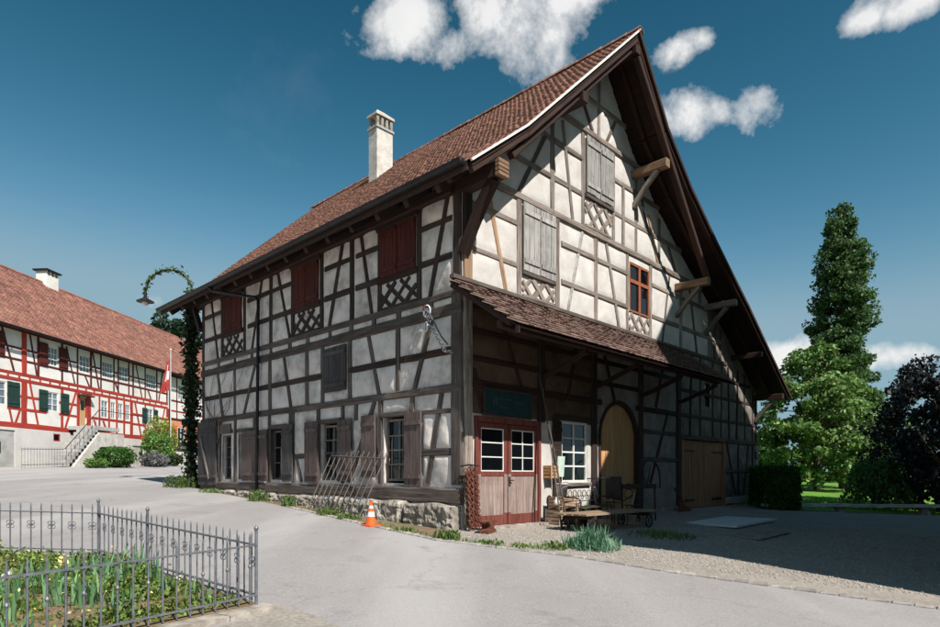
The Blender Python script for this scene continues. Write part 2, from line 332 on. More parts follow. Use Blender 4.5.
def thing(name, label, cat, loc=(0, 0, 0), rz=0, group=None):
    o = bpy.data.objects.new(name, None); COL.objects.link(o); o.empty_display_size = .2
    o.location = loc; o.rotation_euler = (0, 0, rz); return tag(o, label, cat, group)
def copy_tree(o, parent=None):
    c = o.copy(); COL.objects.link(c); c.parent = parent
    for ch in list(o.children): copy_tree(ch, c)
    return c

# ------------------------------------------------------------------ terrain
def gz(X, Y):
    v = (Y-12.9)-(X+.166); return .0358*max(-80, min(v, 75))
def G(X, Y, dz=0): return Vector((X, Y, gz(X, Y)+dz))
def gl(t, s, dz=0): p = W(t, s); return Vector((p.x, p.y, gz(p.x, p.y)+dz))
def sheet(name, pts, m, dz, kind='structure', thick=0):
    mb = MB(); l = [Vector((x, y, 0)) for x, y in pts]; tr = tessellate_polygon([l])
    mb.add([G(x, y, dz) for x, y in pts], [tuple(t) for t in tr])
    if thick:
        n = len(pts); o = len(mb.v); mb.v += [tuple(G(x, y, dz-thick)) for x, y in pts]
        for i in range(n): mb.f.append((i, (i+1) % n, o+(i+1) % n, o+i))
    o = mb.build(name, m); tag(o, kind=kind); return o
def build_ground():
    # big ground sheet reaching the horizon, creased where the slope ends
    xs = sorted(set(list(np.linspace(-60, 60, 25))+[-900, -400, -200, -120, 120, 200, 400, 900])); ys = sorted(set(list(np.linspace(-40, 90, 27))+[-300, -120, 150, 300, 600, 1200]))
    mb = MB()
    for y in ys:
        for x in xs: mb.v.append((x, y, gz(x, y)-.06))
    n = len(xs)
    for j in range(len(ys)-1):
        for i in range(n-1): mb.f.append((j*n+i, j*n+i+1, (j+1)*n+i+1, (j+1)*n+i))
    tag(mb.build('ground', 'earth'), kind='structure')
ROADEDGE = [(-3, 36), (-9.9, 23.0), (-9.3, 21.3), (-7.6, 19.65), (-4.8, 16.45), (-2.15, 13.15), (-.6, 11.3), (.5, 10.62), (1.65, 10.0), (3.05, 8.78), (4.23, 7.97), (5.42, 7.17), (8.5, 5.2), (14, 1.6), (26, -6)]
build_ground()
sheet('road', [(26, -30), (-45, -30), (-45, 20), (-24.1, 31.5), (-22.6, 41.5), (-22.3, 49), (-21.0, 62), (-14, 62), (-13.8, 40)]+ROADEDGE, 'asphalt', .0)
# gravel yard in front of the gable and the earth verge beside the eaves wall
yard = [(.5, 10.62), (1.65, 10.0), (3.05, 8.78), (4.23, 7.97), (5.42, 7.17), (8.5, 5.2), (14, 1.6), (26, -6), (40, 6), (22, 21.5), (15.6, 21.9), (10.3, 22.3)]
sheet('gravel_yard', yard+[tuple(W(16, .3)[:2]), tuple(W(.1, .3)[:2]), tuple(W(-1.24, -.9)[:2])], 'gravel', .004)
verge = ROADEDGE[1:7]
sheet('earth_verge', verge+[tuple(W(-1.24, -.9)[:2]), tuple(W(.3, .3)[:2]), tuple(W(.3, 13)[:2]), tuple(W(1.5, 18)[:2])], 'soil', .004)
sheet('lawn', [(9.5, 22.6), (10.3, 22.3), (15.6, 21.9), (22, 21.5), (40, 6), (120, 10), (120, 90), (10, 90), (-5, 50), (2, 34)], 'lawn', .002)
def pebbles():
    base = np.array([(1,0,0),(-1,0,0),(0,1,0),(0,-1,0),(0,0,.7),(0,0,-.7)]); F = np.array([(0,2,4),(2,1,4),(1,3,4),(3,0,4),(2,0,5),(1,2,5),(3,1,5),(0,3,5)])
    V = []; FF = []; n = 0
    for _ in range(60000):
        t = random.uniform(-.9, 9); s = -random.uniform(.6, 8.5)
        p = W(t, s)
        if p.x < -.3: continue
        # keep right of the sett line
        ok = True
        for (x0, y0), (x1, y1) in zip(ROADEDGE[6:], ROADEDGE[7:]):
            if (x1-x0)*(p.y-y0)-(y1-y0)*(p.x-x0) < .06: ok = False; break
        if not ok: continue
        r = random.uniform(.008, .02); a = random.random()*6.28
        ca, sa = math.cos(a), math.sin(a); b = base*np.array([r*random.uniform(.8, 1.5), r, r])
        b = np.stack([b[:, 0]*ca-b[:, 1]*sa, b[:, 0]*sa+b[:, 1]*ca, b[:, 2]], 1)+np.array([p.x, p.y, gz(p.x, p.y)+.008])
        V.append(b); FF.append(F+n); n += 6
        if len(V) > 16000: break
    tag(raw('loose_gravel', np.concatenate(V), np.concatenate(FF), 'pebble', kind='stuff'), 'loose grey gravel scattered over the yard before the gable', 'gravel')
pebbles()
def setts():
    root = thing('sett_edging', 'row of small stone setts edging the asphalt road', 'kerb'); root['kind'] = 'structure'; del root['category']
    pts = [Vector((x, y, 0)) for x, y in ROADEDGE[4:13]]
    seg = 0; pos = 0.; i = 0
    tot = [(b-a).length for a, b in zip(pts, pts[1:])]; Ltot = sum(tot); d = 0
    me = None
    while d < Ltot-.3:
        L = random.uniform(.2, .3); m = d+L/2; k = 0; a = m
        while a > tot[k]: a -= tot[k]; k += 1
        dirv = (pts[k+1]-pts[k]).normalized(); p = pts[k]+dirv*a
        mb = MB(); hw = random.uniform(.055, .075); hl = L/2-.015
        prof = [(-hl, -hw), (hl, -hw*random.uniform(.85, 1)), (hl*random.uniform(.93, 1), hw), (-hl, hw*random.uniform(.85, 1))]
        vs = [(x, y, -.05) for x, y in prof]+[(x, y, .012) for x, y in prof]+[(x*.9, y*.82, random.uniform(.02, .03)) for x, y in prof]
        mb.add(vs, [(0,1,5,4),(1,2,6,5),(2,3,7,6),(3,0,4,7),(4,5,9,8),(5,6,10,9),(6,7,11,10),(7,4,8,11),(8,9,10,11)])
        mb.build('sett', 'sett_stone', root, loc=G(p.x, p.y), rot=(0, 0, math.atan2(dirv.y, dirv.x)+random.uniform(-.04, .04)))
        d += L
setts()

# ------------------------------------------------------------------ timber helpers
def frame_mat(p0, p1, nrm):
    x = (p1-p0).normalized(); z = (nrm-x*nrm.dot(x)).normalized(); y = z.cross(x)
    m = Matrix((x, y, z)).transposed().to_4x4(); m.translation = (p0+p1)/2; return m
def beam(name, parent, p0, p1, w, d, m, nrm, wob=.09, bend=0.):
    p0 = Vector(p0); p1 = Vector(p1); L = (p1-p0).length; mb = MB(); n = max(2, min(7, int(L/.6)+1)); c = min(w, d)*.12
    ph = random.random()*9
    for i in range(n+1):
        u = i/n; x = (u-.5)*L; hw = w/2*(1+random.uniform(-wob, wob)); hd = d/2
        oy = random.uniform(-wob, wob)*w*.35+bend*math.sin(u*math.pi)*w; oz = 0
        cs = [(-hw, -hd), (hw, -hd), (hw, hd-c), (hw-c, hd), (-hw+c, hd), (-hw, hd-c)]
        mb.v += [(x, y+oy, z+oz) for y, z in cs]
    for i in range(n):
        for k in range(6): a = i*6+k; b = i*6+(k+1) % 6; mb.f.append((a, b, b+6, a+6))
    mb.f.append(tuple(range(6))[::-1]); mb.f.append(tuple(n*6+k for k in range(6)))
    o = mb.build(name, m, parent); o.matrix_basis = frame_mat(p0, p1, Vector(nrm)); return o
NG = Vector((0, -1, 0)); NL = Vector((-1, 0, 0))
def PG(x, z, off=0): return Vector((x, -off, z))
def PLn(s, z, off=0): return Vector((-off, s, z))
PLANES = {'g': (PG, NG), 'l': (PLn, NL)}
cnt = [0]
TIMBERS = {'g': [], 'l': []}; RECESS = {'g': [], 'l': []}
def tim(parent, pl, a, b, w=.2, m='timber_grey', name='timber', d=.2, proud=None, bend=0.):
    f, n = PLANES[pl]; cnt[0] += 1
    w *= .93
    pr = proud if proud is not None else random.uniform(.012, .034)
    off = pr-d/2
    if parent.name.startswith('half_timbered'): TIMBERS[pl].append((a, b, w))
    return beam(name, parent, f(a[0], a[1], off), f(b[0], b[1], off), w, d, m, n, bend=bend)
def pbox(mb, pl, x0, x1, z0, z1, o0, o1):
    f, n = PLANES[pl]
    a = f(x0, z0, o0); b = f(x1, z1, o1)
    return mb.box([min(a[i], b[i]) for i in range(3)], [max(a[i], b[i]) for i in range(3)])
def window(parent, pl, x0, x1, z0, z1, cols, rows, off=-.06, fw=.06, fm='paint_white', gm='glass', mw=.028, name='window', label=None):
    mb = MB()
    pbox(mb, pl, x0, x0+fw, z0, z1, off-.05, off+.03); pbox(mb, pl, x1-fw, x1, z0, z1, off-.05, off+.03)
    pbox(mb, pl, x0+fw, x1-fw, z0, z0+fw, off-.05, off+.027); pbox(mb, pl, x0+fw, x1-fw, z1-fw, z1, off-.05, off+.027)
    o = mb.build(name, fm, parent)
    if label: o['label'] = label
    ax0, ax1, az0, az1 = x0+fw, x1-fw, z0+fw, z1-fw
    mb = MB()
    for c in range(1, cols): x = ax0+(ax1-ax0)*c/cols; pbox(mb, pl, x-mw/2, x+mw/2, az0, az1, off-.02, off+.02)
    for r in range(1, rows): z = az0+(az1-az0)*r/rows; pbox(mb, pl, ax0, ax1, z-mw/2, z+mw/2, off-.018, off+.016)
    if cols+rows > 2: mb.build('glazing_bar', fm, o)
    for c in range(cols):
        for r in range(rows):
            mb = MB(); cx0 = ax0+(ax1-ax0)*c/cols; cx1 = ax0+(ax1-ax0)*(c+1)/cols; cz0 = az0+(az1-az0)*r/rows; cz1 = az0+(az1-az0)*(r+1)/rows
            f, n = PLANES[pl]; tl = random.uniform(-.004, .004)
            mb.add([f(cx0, cz0, off-.012+tl), f(cx1, cz0, off-.012-tl), f(cx1, cz1, off-.012-tl), f(cx0, cz1, off-.012+tl), f(cx0, cz0, off-.016), f(cx1, cz0, off-.02), f(cx1, cz1, off-.02), f(cx0, cz1, off-.016)], [(0,1,2,3),(4,7,6,5),(0,4,5,1),(1,5,6,2),(2,6,7,3),(3,7,4,0)])
            mb.build('pane', gm, o)
    return o
def shutter(parent, pl, x0, x1, z0, z1, m, n=4, off=.03, th=.035, name='shutter', battens=2, tilt=0, bm=None):
    RECESS[pl].append((x0, x1, z0, z1))
    mb = MB(); w = (x1-x0)/n
    for i in range(n):
        j = random.uniform(-.004, .004); pbox(mb, pl, x0+i*w+.004, x0+(i+1)*w-.004, z0+random.uniform(-.015, .01), z1+random.uniform(-.01, .01), off+j, off+th+j)
    o = mb.build(name, m, parent)
    for b in range(battens):
        z = z0+(z1-z0)*((b+.5)/battens if battens > 2 else (.14 if b == 0 else .86))
        mb = MB(); pbox(mb, pl, x0+.02, x1-.02, z-.05, z+.05, off+th+.002, off+th+.028); mb.build('batten', bm or m, o)
    return o
def clip_slats(parent, pl, x0, x1, z0, z1, m, step=.34, w=.07, slope=1.0, name='lattice', framew=0):
    """diamond lattice of crossed slats in a rectangle"""
    RECESS[pl].append((x0-.03, x1+.03, z0-.05, z1+.05))
    root = MB(); pbox(root, pl, x0, x1, z0-.03, z0+.03, -.05, .034); o = root.build(name, m, parent)
    f, n = PLANES[pl]
    for sgn in (1, -1):
        c = -3.0
        while c < 3.0:
            pts = []
            # line z = zm + sgn*slope*(x-xm) + c
            xm = (x0+x1)/2; zm = (z0+z1)/2
            xa, xb = x0, x1
            for zc in (z0, z1):
                pass
            def zz(x): return zm+sgn*slope*(x-xm)+c
            lo, hi = x0, x1
            if sgn > 0: lo = max(lo, xm+(z0-zm-c)/slope); hi = min(hi, xm+(z1-zm-c)/slope)
            else: lo = max(lo, xm-(z1-zm-c)/slope); hi = min(hi, xm-(z0-zm-c)/slope)
            if hi-lo > .12:
                of = .012 if sgn > 0 else .022
                beam('slat', o, f(lo, zz(lo), of-.03), f(hi, zz(hi), of-.03), w*random.uniform(.8, 1.15), .06, m, n)
            c += step
    return o
def tiles(name, m, parent, org, u, v, nrm, ulen, vlen, tw, expo, thick=.014, v0=0., jit=.008, skip=0., sag=0., square=False):
    """overlapping plain tiles on a plane: org lower-left corner, u along the eaves, v up the slope (unit vectors)"""
    org, u, v, nrm = [np.array(x, float) for x in (org, u, v, nrm)]
    rows = int(math.ceil(vlen/expo)); cols = int(math.ceil(ulen/tw))
    tl = expo*2.0
    hw = tw/2*.97
    prof = np.array([(-hw, tl), (hw, tl), (hw, expo*.28), (hw*.55, .0), (-hw*.55, .0), (-hw, expo*.28)])
    if square: prof = np.array([(-hw, tl), (hw, tl), (hw, .0), (hw*.5, .0), (-hw*.5, .0), (-hw, .0)])
    top = np.c_[prof, np.zeros(6)]; bot = np.c_[prof, np.full(6, -thick)]
    T = np.r_[top, bot]
    J, I = np.meshgrid(np.arange(rows), np.arange(cols), indexing='ij'); J = J.ravel(); I = I.ravel()
    cu = (I+.5+(J % 2)*.5-.25)*tw; cv = J*expo
    n = len(J)
    keep = np.ones(n, bool)
    if skip: keep = rng.random(n) > skip
    cu = cu[keep]; cv = cv[keep]; n = len(cu)
    lift = thick*(2.9 if square else 1.9); jn = rng.normal(0, jit*.35, n); ju = rng.normal(0, jit, n); jv = rng.normal(0, jit, n); ang = rng.normal(0, .012, n)
    a = T[None, :, 0]*np.cos(ang)[:, None]-T[None, :, 1]*np.sin(ang)[:, None]+(cu+ju)[:, None]
    b = T[None, :, 1]*np.cos(ang)[:, None]+T[None, :, 0]*np.sin(ang)[:, None]+(cv+jv)[:, None]
    c = T[None, :, 2]+lift*(1-T[None, :, 1]/tl)+jn[:, None]+(sag*(np.sin(cu*1.3+cv*.5)*.5+np.sin(cu*.55-cv*.8+1)*.6+np.sin(cu*2.9+cv*1.7)*.25)+sag*.7)[:, None]
    a = np.clip(a, 0, ulen); b = np.minimum(b, vlen+.02)
    P = org+a[..., None]*u+b[..., None]*v+c[..., None]*nrm
    base = (np.arange(n)*12)[:, None, None]
    quads = np.array([(0,1,2,5),(5,2,3,4),(2,1,7,8),(3,2,8,9),(4,3,9,10),(5,4,10,11),(0,5,11,6)])
    F = (base+quads[None]).reshape(-1, 4)
    return raw(name, P.reshape(-1, 3), F, m, parent, 'stuff')

# ================================================================== the half-timbered house
H = thing('half_timbered_house', 'large old half-timbered house with tall gable and red tiled roof', 'house', C0, HROT)
RP = [(-.88, 6.98), (.78, 8.29), (5.4, 12.62), (7.0, 10.72), (8.4, 9.62), (10.3, 8.46), (13.0, 6.98), (17.45, 4.3)]
SF, SB = -1.12, 14.2
def zroof(t):
    for a, b in zip(RP, RP[1:]):
        if t <= b[0]: return a[1]+(b[1]-a[1])*(t-a[0])/(b[0]-a[0])
    return RP[-1][1]
def build_walls():
    holes = [[(.36, .0), (2.62, .0), (2.62, 2.4), (.36, 2.4)], [(3.47, .95), (4.62, .95), (4.62, 2.48), (3.47, 2.48)],
             [(6.8, 5.82), (7.96, 5.82), (7.96, 7.26), (6.8, 7.26)], [(10.2, .02), (13.5, .02), (13.5, 2.35), (10.2, 2.35)], [(11.9, 3.5), (12.5, 3.5), (12.5, 4.35), (11.9, 4.35)]]
    arch = [(5.2, .02), (7.28, .02)]+[(6.24+1.04*math.cos(a), 2.14+1.04*math.sin(a)) for a in np.linspace(0, math.pi, 13)]
    holes.append(arch)
    top = [(t, z-.26) for t, z in RP[1:7]]
    lp = [(.0, -.5), (16.91, -.5), (16.91, zroof(16.91)-.26)]+top[::-1]+[(.0, zroof(0)-.26)]
    mb = MB().poly(lp, holes, lambda x, z: (x, .025, z), lambda x, z: (x, .28, z)); mb.build('gable_wall', 'plaster_gable', H)
    global GHOLES, LHOLES; GHOLES = holes
    lh = [[(a, c), (b, c), (b, d), (a, d)] for a, b, c, d in ((10.5, 11.16, 1.0, 2.45), (9.1, 10.02, 1.0, 2.45), (7.2, 8.0, .98, 2.5), (4.4, 5.3, .98, 2.58), (1.72, 2.62, .95, 2.52))]
    mb = MB().poly([(.28, -.5), (12.8, -.5), (12.8, 7.38), (.28, 7.38)], lh, lambda x, z: (.025, x, z), lambda x, z: (.28, x, z)); mb.build('eaves_wall', 'plaster_long', H); LHOLES = lh
    mb = MB().poly(lp, [], lambda x, z: (x, 12.52, z), lambda x, z: (x, 12.8, z)); mb.build('rear_gable_wall', 'plaster_long', H)
    mb = MB().box((16.63, .28, -.5), (16.91, 12.52, 4.3)); mb.build('far_side_wall', 'plaster_long', H)
build_walls()
def build_roof():
    roof = None
    for i, (a, b) in enumerate(zip(RP, RP[1:])):
        d = Vector((b[0]-a[0], 0, b[1]-a[1])); L = d.length; d.normalize(); n = Vector((-d.z, 0, d.x))
        A = Vector((a[0], 0, a[1])); B = Vector((b[0], 0, b[1]))
        q = [A-n*.05, B-n*.05, B-n*.11, A-n*.11]
        mb = MB(); mb.add([(p.x, SF+.04, p.z) for p in q]+[(p.x, SB, p.z) for p in q], [(0,1,2,3),(7,6,5,4),(0,4,5,1),(1,5,6,2),(2,6,7,3),(3,7,4,0)])
        if roof is None: roof = mb.build('roof', 'soffit_board', H)
        else: mb.build('roof_deck', 'soffit_board', roof)
        if i < 2: tiles('roof_tiles', 'tile_roof', roof, (a[0], SF, a[1]-.03), (0, 1, 0), d, n, SB-SF, L, .155, .128, .016, sag=.018)
        else: tiles('roof_tiles', 'tile_roof', roof, (b[0], SF, b[1]-.03), (0, 1, 0), -d, n, SB-SF, L, .178, .165)
    # ridge tiles
    mb = MB(); y = SF
    while y < SB:
        L = .38; r0 = .13; r1 = .115; N = 7; base = len(mb.v)
        dz = random.uniform(-.008, .008)
        for yy, r in ((y-.02, r0), (y+L, r1)):
            for rr in (r, r-.018):
                for k in range(N): an = math.pi*k/(N-1); mb.v.append((5.4+rr*math.cos(an)*1.15, yy, 12.55+dz+rr*math.sin(an)))
        for k in range(N-1):
            mb.f += [(base+k, base+k+1, base+2*N+k+1, base+2*N+k), (base+N+k, base+3*N+k, base+3*N+k+1, base+N+k+1), (base+k, base+N+k, base+N+k+1, base+k+1)]
        y += L
    o = mb.build('ridge_tiles', 'tile_roof', roof); o['kind'] = 'stuff'
    # white mortared verge on the left rake, dark board on the right rake
    for i, (a, b) in enumerate(zip(RP, RP[1:])):
        d = Vector((b[0]-a[0], 0, b[1]-a[1])).normalized(); n = Vector((-d.z, 0, d.x)); A = Vector((a[0], 0, a[1])); B = Vector((b[0], 0, b[1]))
        hi, lo = (.012, -.03) if i < 2 else (-.03, -.13)
        q = [A+n*hi, B+n*hi, B+n*lo, A+n*lo]; mb = MB(); y0 = SF-.015; y1 = SF+.035
        mb.add([(p.x, y0, p.z) for p in q]+[(p.x, y1, p.z) for p in q], [(0,1,2,3),(7,6,5,4),(0,4,5,1),(1,5,6,2),(2,6,7,3),(3,7,4,0)])
        mb.build('verge_mortar' if i < 2 else 'verge_board', 'mortar' if i < 2 else 'timber_brown', roof)
    # rafters in the gable overhang, following the roof
    for yy in (-1.0, -.42):
        for a, b in zip(RP, RP[1:]):
            d = Vector((b[0]-a[0], 0, b[1]-a[1])).normalized(); n = Vector((-d.z, 0, d.x))
            beam('rafter', roof, Vector((a[0], yy, a[1]))-n*.165, Vector((b[0], yy, b[1]))-n*.165, .12, .11, 'timber_brown', -n)
    # rafter feet along the eaves
    y = -.02
    while y < 13.9:
        a, b = RP[0], RP[1]; d = Vector((b[0]-a[0], 0, b[1]-a[1])).normalized(); n = Vector((-d.z, 0, d.x))
        beam('rafter_foot', roof, Vector((a[0]+.06, y, a[1]))-n*.185, Vector((.5, y, zroof(.5)))-n*.185, .13, .15, 'timber_dark', -n)
        y += .98
    # outer straight rafter of the old steep truss, carried by the purlin ends
    beam('truss_rafter', roof, (5.45, -.98, 12.0), (9.8, -.98, 7.22), .15, .16, 'timber_brown', (0, -1, 0))
    beam('truss_rafter', roof, (5.2, -.9, 12.05), (.5, -.9, 7.62), .13, .14, 'timber_brown', (0, -1, 0))
    # purlins poking out of the gable with their struts
    for t, z, w, m, st in ((2.95, 9.82, .22, 'timber_brown', 0), (5.35, 12.1, .22, 'timber_brown', 0), (7.0, 9.78, .23, 'purlin_wood', 1), (9.72, 7.12, .23, 'purlin_wood', 1), (11.9, 6.9, .2, 'timber_grey', 1), (14.3, 5.5, .18, 'timber_brown', 0), (16.6, 4.2, .2, 'timber_brown', 1)):
        beam('purlin', roof, (t, -1.08, z), (t, .3, z), w, w, m, (0, 0, 1))
        if st: beam('strut', roof, (t, -.78, z-w/2), (t, -.02, z-.92), .12, .14, 'timber_grey' if st else m, (1, 0, 0), bend=.25)
    # carved head of the eaves purlin and its strut
    beam('purlin', roof, (.06, -1.0, 7.16), (.06, .2, 7.16), .26, .3, 'timber_brown', (0, 0, 1))
    mb = MB()
    for k in range(4): mb.box((-.09+.0*k, -1.1+.0*k, 7.0+k*.085), (.21, -1.0, 7.065+k*.085))
    mb.build('carved_purlin_head', 'purlin_wood', roof)
    beam('strut', roof, (.05, -.85, 7.0), (.05, -.02, 5.75), .2, .2, 'timber_brown', (1, 0, 0), bend=.3)
    beam('strut', roof, (-.05, 13.3, 7.0), (-.05, 12.8, 6.2), .16, .16, 'timber_dark', (1, 0, 0))
    beam('purlin', roof, (.06, 12.6, 7.16), (.06, 14.0, 7.16), .24, .26, 'timber_dark', (0, 0, 1))
    beam('eaves_plate', roof, (-.05, .2, 7.12), (-.05, 12.7, 7.12), .22, .2, 'timber_brown', (-1, 0, 0))
    # gutter and downpipe
    mb = MB(); N = 7; prof = [(-.98+.1*math.cos(a), 7.0+.1*math.sin(a)) for a in np.linspace(math.pi, 2*math.pi, N)]; prof2 = [(-.98+.088*math.cos(a), 7.0+.088*math.sin(a)) for a in np.linspace(2*math.pi, math.pi, N)]
    full = prof+prof2; n = len(full); y0, y1 = SF+.12, SB-.05
    mb.v += [(x, y0, z) for x, z in full]+[(x, y1, z) for x, z in full]
    for k in range(n): mb.f.append((k, (k+1) % n, n+(k+1) % n, n+k))
    for yy, o in ((y0, 0), (y1, n)):
        for k in range(N-1): mb.f.append((o+k, o+k+1, o+n-2-k, o+n-1-k))
    mb.box((-1.01, y0-.01, 6.93), (-.95, y0+.02, 7.0))
    g = mb.build('gutter', 'gutter_metal', roof)
    MB().box((-.90, SF+.1, 6.82), (-.865, SB-.05, 6.98)).build('fascia', 'timber_dark', roof)
    MB().tube([(-.98, 9.95, 6.92), (-.9, 9.9, 6.8), (-.16, 8.62, 6.5), (-.12, 8.5, 6.38), (-.12, 8.55, 3.5), (-.12, 8.62, .5)], .05, 8).build('downpipe', 'metal_dark', roof, True)
    # chimney
    t0, s0, w, d = 4.0, 8.07, .69, .46
    ch = MB().box((t0, s0, 10.9), (t0+w, s0+d, 13.12)).build('chimney', 'stone_light', roof)
    MB().box((t0-.04, s0-.04, 13.122), (t0+w+.04, s0+d+.04, 13.2)).build('chimney_collar', 'concrete', ch)
    mb = MB()
    for i in range(4):
        for j in range(2): MB().box((t0+i*(w-.1)/3, s0+j*(d-.09), 13.202), (t0+.1+i*(w-.1)/3, s0+.09+j*(d-.09), 13.56)).build('chimney_pier', 'stone', ch)
    mb = MB().box((t0-.05, s0-.05, 13.562), (t0+w+.05, s0+d+.05, 13.64))
    mb.add([(t0-.05, s0-.05, 13.642), (t0+w+.05, s0-.05, 13.642), (t0+w+.05, s0+d+.05, 13.642), (t0-.05, s0+d+.05, 13.642), (t0+.2, s0+d/2, 13.88), (t0+w-.2, s0+d/2, 13.88)], [(0,1,5,4),(1,2,5),(2,3,4,5),(3,0,4)])
    mb.build('chimney_cap', 'stone_light', ch)
    return roof
ROOF = build_roof()

def long_timbers():
    T = lambda a, b, w=.18, m='timber_dark', **k: tim(H, 'l', a, b, w, m, **k)
    # corner posts
    tim(H, 'l', (.13, 5.0), (.13, 7.05), .26, 'timber_dark', 'corner_post', .3, .04)
    tim(H, 'l', (.15, .93), (.15, 4.9), .36, 'timber_mid', 'corner_post', .32, .045)
    T((12.68, .9), (12.68, 7.1), .22, name='corner_post')
    # rails
    for z, w, m in ((4.96, .15, 'timber_mid'), (4.63, .24, 'timber_mid'), (2.98, .18, 'timber_mid')):
        T((-.02, z), (6.4, z), w, m, name='rail', proud=.05); T((6.4, z), (12.8, z+.02), w, m, name='rail', proud=.048)
    for a, b in ((0.3, 1.3), (2.75, 3.7), (3.9, 5.1), (6.7, 7.9), (8.05, 9.4), (11.1, 12.6)):
        T((a, 6.57), (b, 6.57), .14, name='rail'); T((a, 5.78), (b, 5.78), .16, name='rail')
    for a, b, m in ((.3, 2.0, 'timber_brown'), (2.1, 4.0, 'timber_dark'), (5.2, 7.9, 'timber_dark'), (8.05, 12.6, 'timber_dark')): T((a, 3.77), (b, 3.77), .17, m, name='rail')
    T((.3, 1.63), (1.3, 1.63), .16, 'timber_mid', name='rail'); T((5.95, 1.66), (6.65, 1.66), .14, 'timber_mid', name='rail'); T((2.65, 1.7), (3.4, 1.7), .14, 'timber_mid', name='rail')
    # sill beam, sagging and weathered
    T((-.02, .70), (3.2, .72), .36, 'timber_mid', name='sill_beam', d=.3, proud=.10); T((3.2, .74), (8.2, .76), .28, 'timber_mid', name='sill_beam', d=.28, proud=.07); T((8.2, .78), (12.8, .80), .24, 'timber_mid', name='sill_beam', d=.28, proud=.065)
    # upper storey posts and braces
    for s in (11.2, 9.63, 7.96, 6.72, 5.24, 3.88, 2.76, 1.34): T((s, 5.0), (s, 7.05), .17 if s not in (7.96, 3.88) else .2, name='post')
    for a, b in (((12.0, 7.05), (11.5, 5.02)), ((8.5, 7.05), (9.14, 5.02)), ((7.55, 7.05), (6.87, 5.02)), ((4.27, 7.05), (4.88, 5.02)), ((3.5, 7.05), (3.06, 5.02)), ((.42, 7.05), (.98, 5.02))): T(a, b, .12, name='brace')
    for s in (11.46, 10.3, 9.14, 7.96, 6.87, 5.92, 4.85, 3.9, 2.98, 2.05, .95): T((s, 4.74), (s, 4.9), .17, 'timber_mid', name='stud')
    # middle storey
    for a, b in (((11.53, 4.52), (11.16, 3.05)), ((8.94, 4.52), (9.67, 3.05)), ((7.2, 4.52), (6.82, 3.05)), ((3.2, 4.52), (2.78, 3.05)), ((.93, 4.52), (1.5, 3.05))): T(a, b, .14, 'timber_mid', name='brace')
    for s in (10.3, 8.02, 5.97, 5.2, 3.97, 2.08): T((s, 3.05), (s, 4.52), .17, 'timber_mid', name='post')
    # ground floor
    for s, z0 in ((11.35, .93), (10.26, .93), (8.95, 2.5), (8.05, .93), (6.85, 2.5), (6.7, .93), (5.4, .93), (4.28, .93), (3.7, 2.5), (2.72, .93), (1.58, 2.5)): T((s, z0), (s, 2.9), .17, 'timber_mid', name='post')
    T((2.95, 2.9), (4.0, .95), .16, 'timber_mid', name='brace'); T((.62, 2.9), (1.06, .95), .17, 'timber_mid', name='brace'); T((6.5, 1.6), (6.25, .95), .1, 'timber_mid', name='brace')
    T((.35, 2.5), (1.3, 2.52), .1, 'timber_mid', name='rail')
    # upper windows shut with red shutters, lattice panels under them
    for a, b in ((9.8, 11.1), (5.38, 6.66), (1.45, 2.7)):
        m = (a+b)/2
        shutter(H, 'l', a, m-.01, 5.78, 7.02, 'shutter_red', 4, .0, battens=2); shutter(H, 'l', m+.01, b, 5.78, 7.02, 'shutter_red', 4, .0, battens=2)
        o = tim(H, 'l', (a-.12, 7.0), (b+.12, 7.0), .2, 'timber_brown', 'window_head', .2, .07)
        o = tim(H, 'l', (a-.1, 5.72), (b+.1, 5.72), .14, 'timber_brown', 'window_sill', .2, .06)
        clip_slats(H, 'l', a-.02, b+.02, 5.05, 5.62, 'timber_dark', .42, .1, .85)
    # small shuttered hatch of the middle storey
    shutter(H, 'l', 4.1, 5.1, 3.3, 4.45, 'shutter_dark', 4, .02, battens=2)
    # ground-floor windows
    for a, b, r, c, fm in ((10.5, 11.16, 4, 1, 'iron_worn'), (9.1, 10.02, 4, 2, 'iron_worn'), (7.2, 8.0, 3, 1, 'iron_worn'), (4.4, 5.3, 4, 2, 'timber_grey'), (1.72, 2.62, 4, 2, 'timber_grey')):
        window(H, 'l', a, b, 1.0, 2.45, c, r, -.14, .055, fm)
        tim(H, 'l', (a-.05, 2.55), (b+.05, 2.55), .12, 'timber_mid', 'window_head', .2, .045)
    # open shutters folded against the wall
    for a, b, m, z0, z1 in ((8.72, 9.66, 'shutter_worn', .96, 2.5), (8.06, 8.6, 'shutter_worn', .96, 2.5), (6.62, 7.2, 'shutter_dark', .97, 2.58), (5.32, 5.98, 'shutter_worn', .93, 2.58), (3.82, 4.42, 'shutter_worn', .98, 2.55), (2.84, 3.4, 'shutter_worn', 1.08, 2.58), (1.2, 1.76, 'shutter_worn', .88, 2.54)):
        shutter(H, 'l', a, b, z0, z1, m, 3, .05, battens=2)
    # plank shutter leaning at the far corner
    o = shutter(H, 'l', 11.5, 12.95, .8, 2.95, 'shutter_dark', 6, .06, battens=2, name='plank_hatch')
    f = PLn; beam('diagonal_batten', o, f(12.7, 2.5, .12), f(12.0, 1.0, .12), .09, .03, 'timber_grey', NL)
    MB().box((-.07, 10.5, 2.5), (-.02, 11.2, 2.8)).build('lintel_board', 'shutter_worn', H)
    # plinth stones
    s = .02
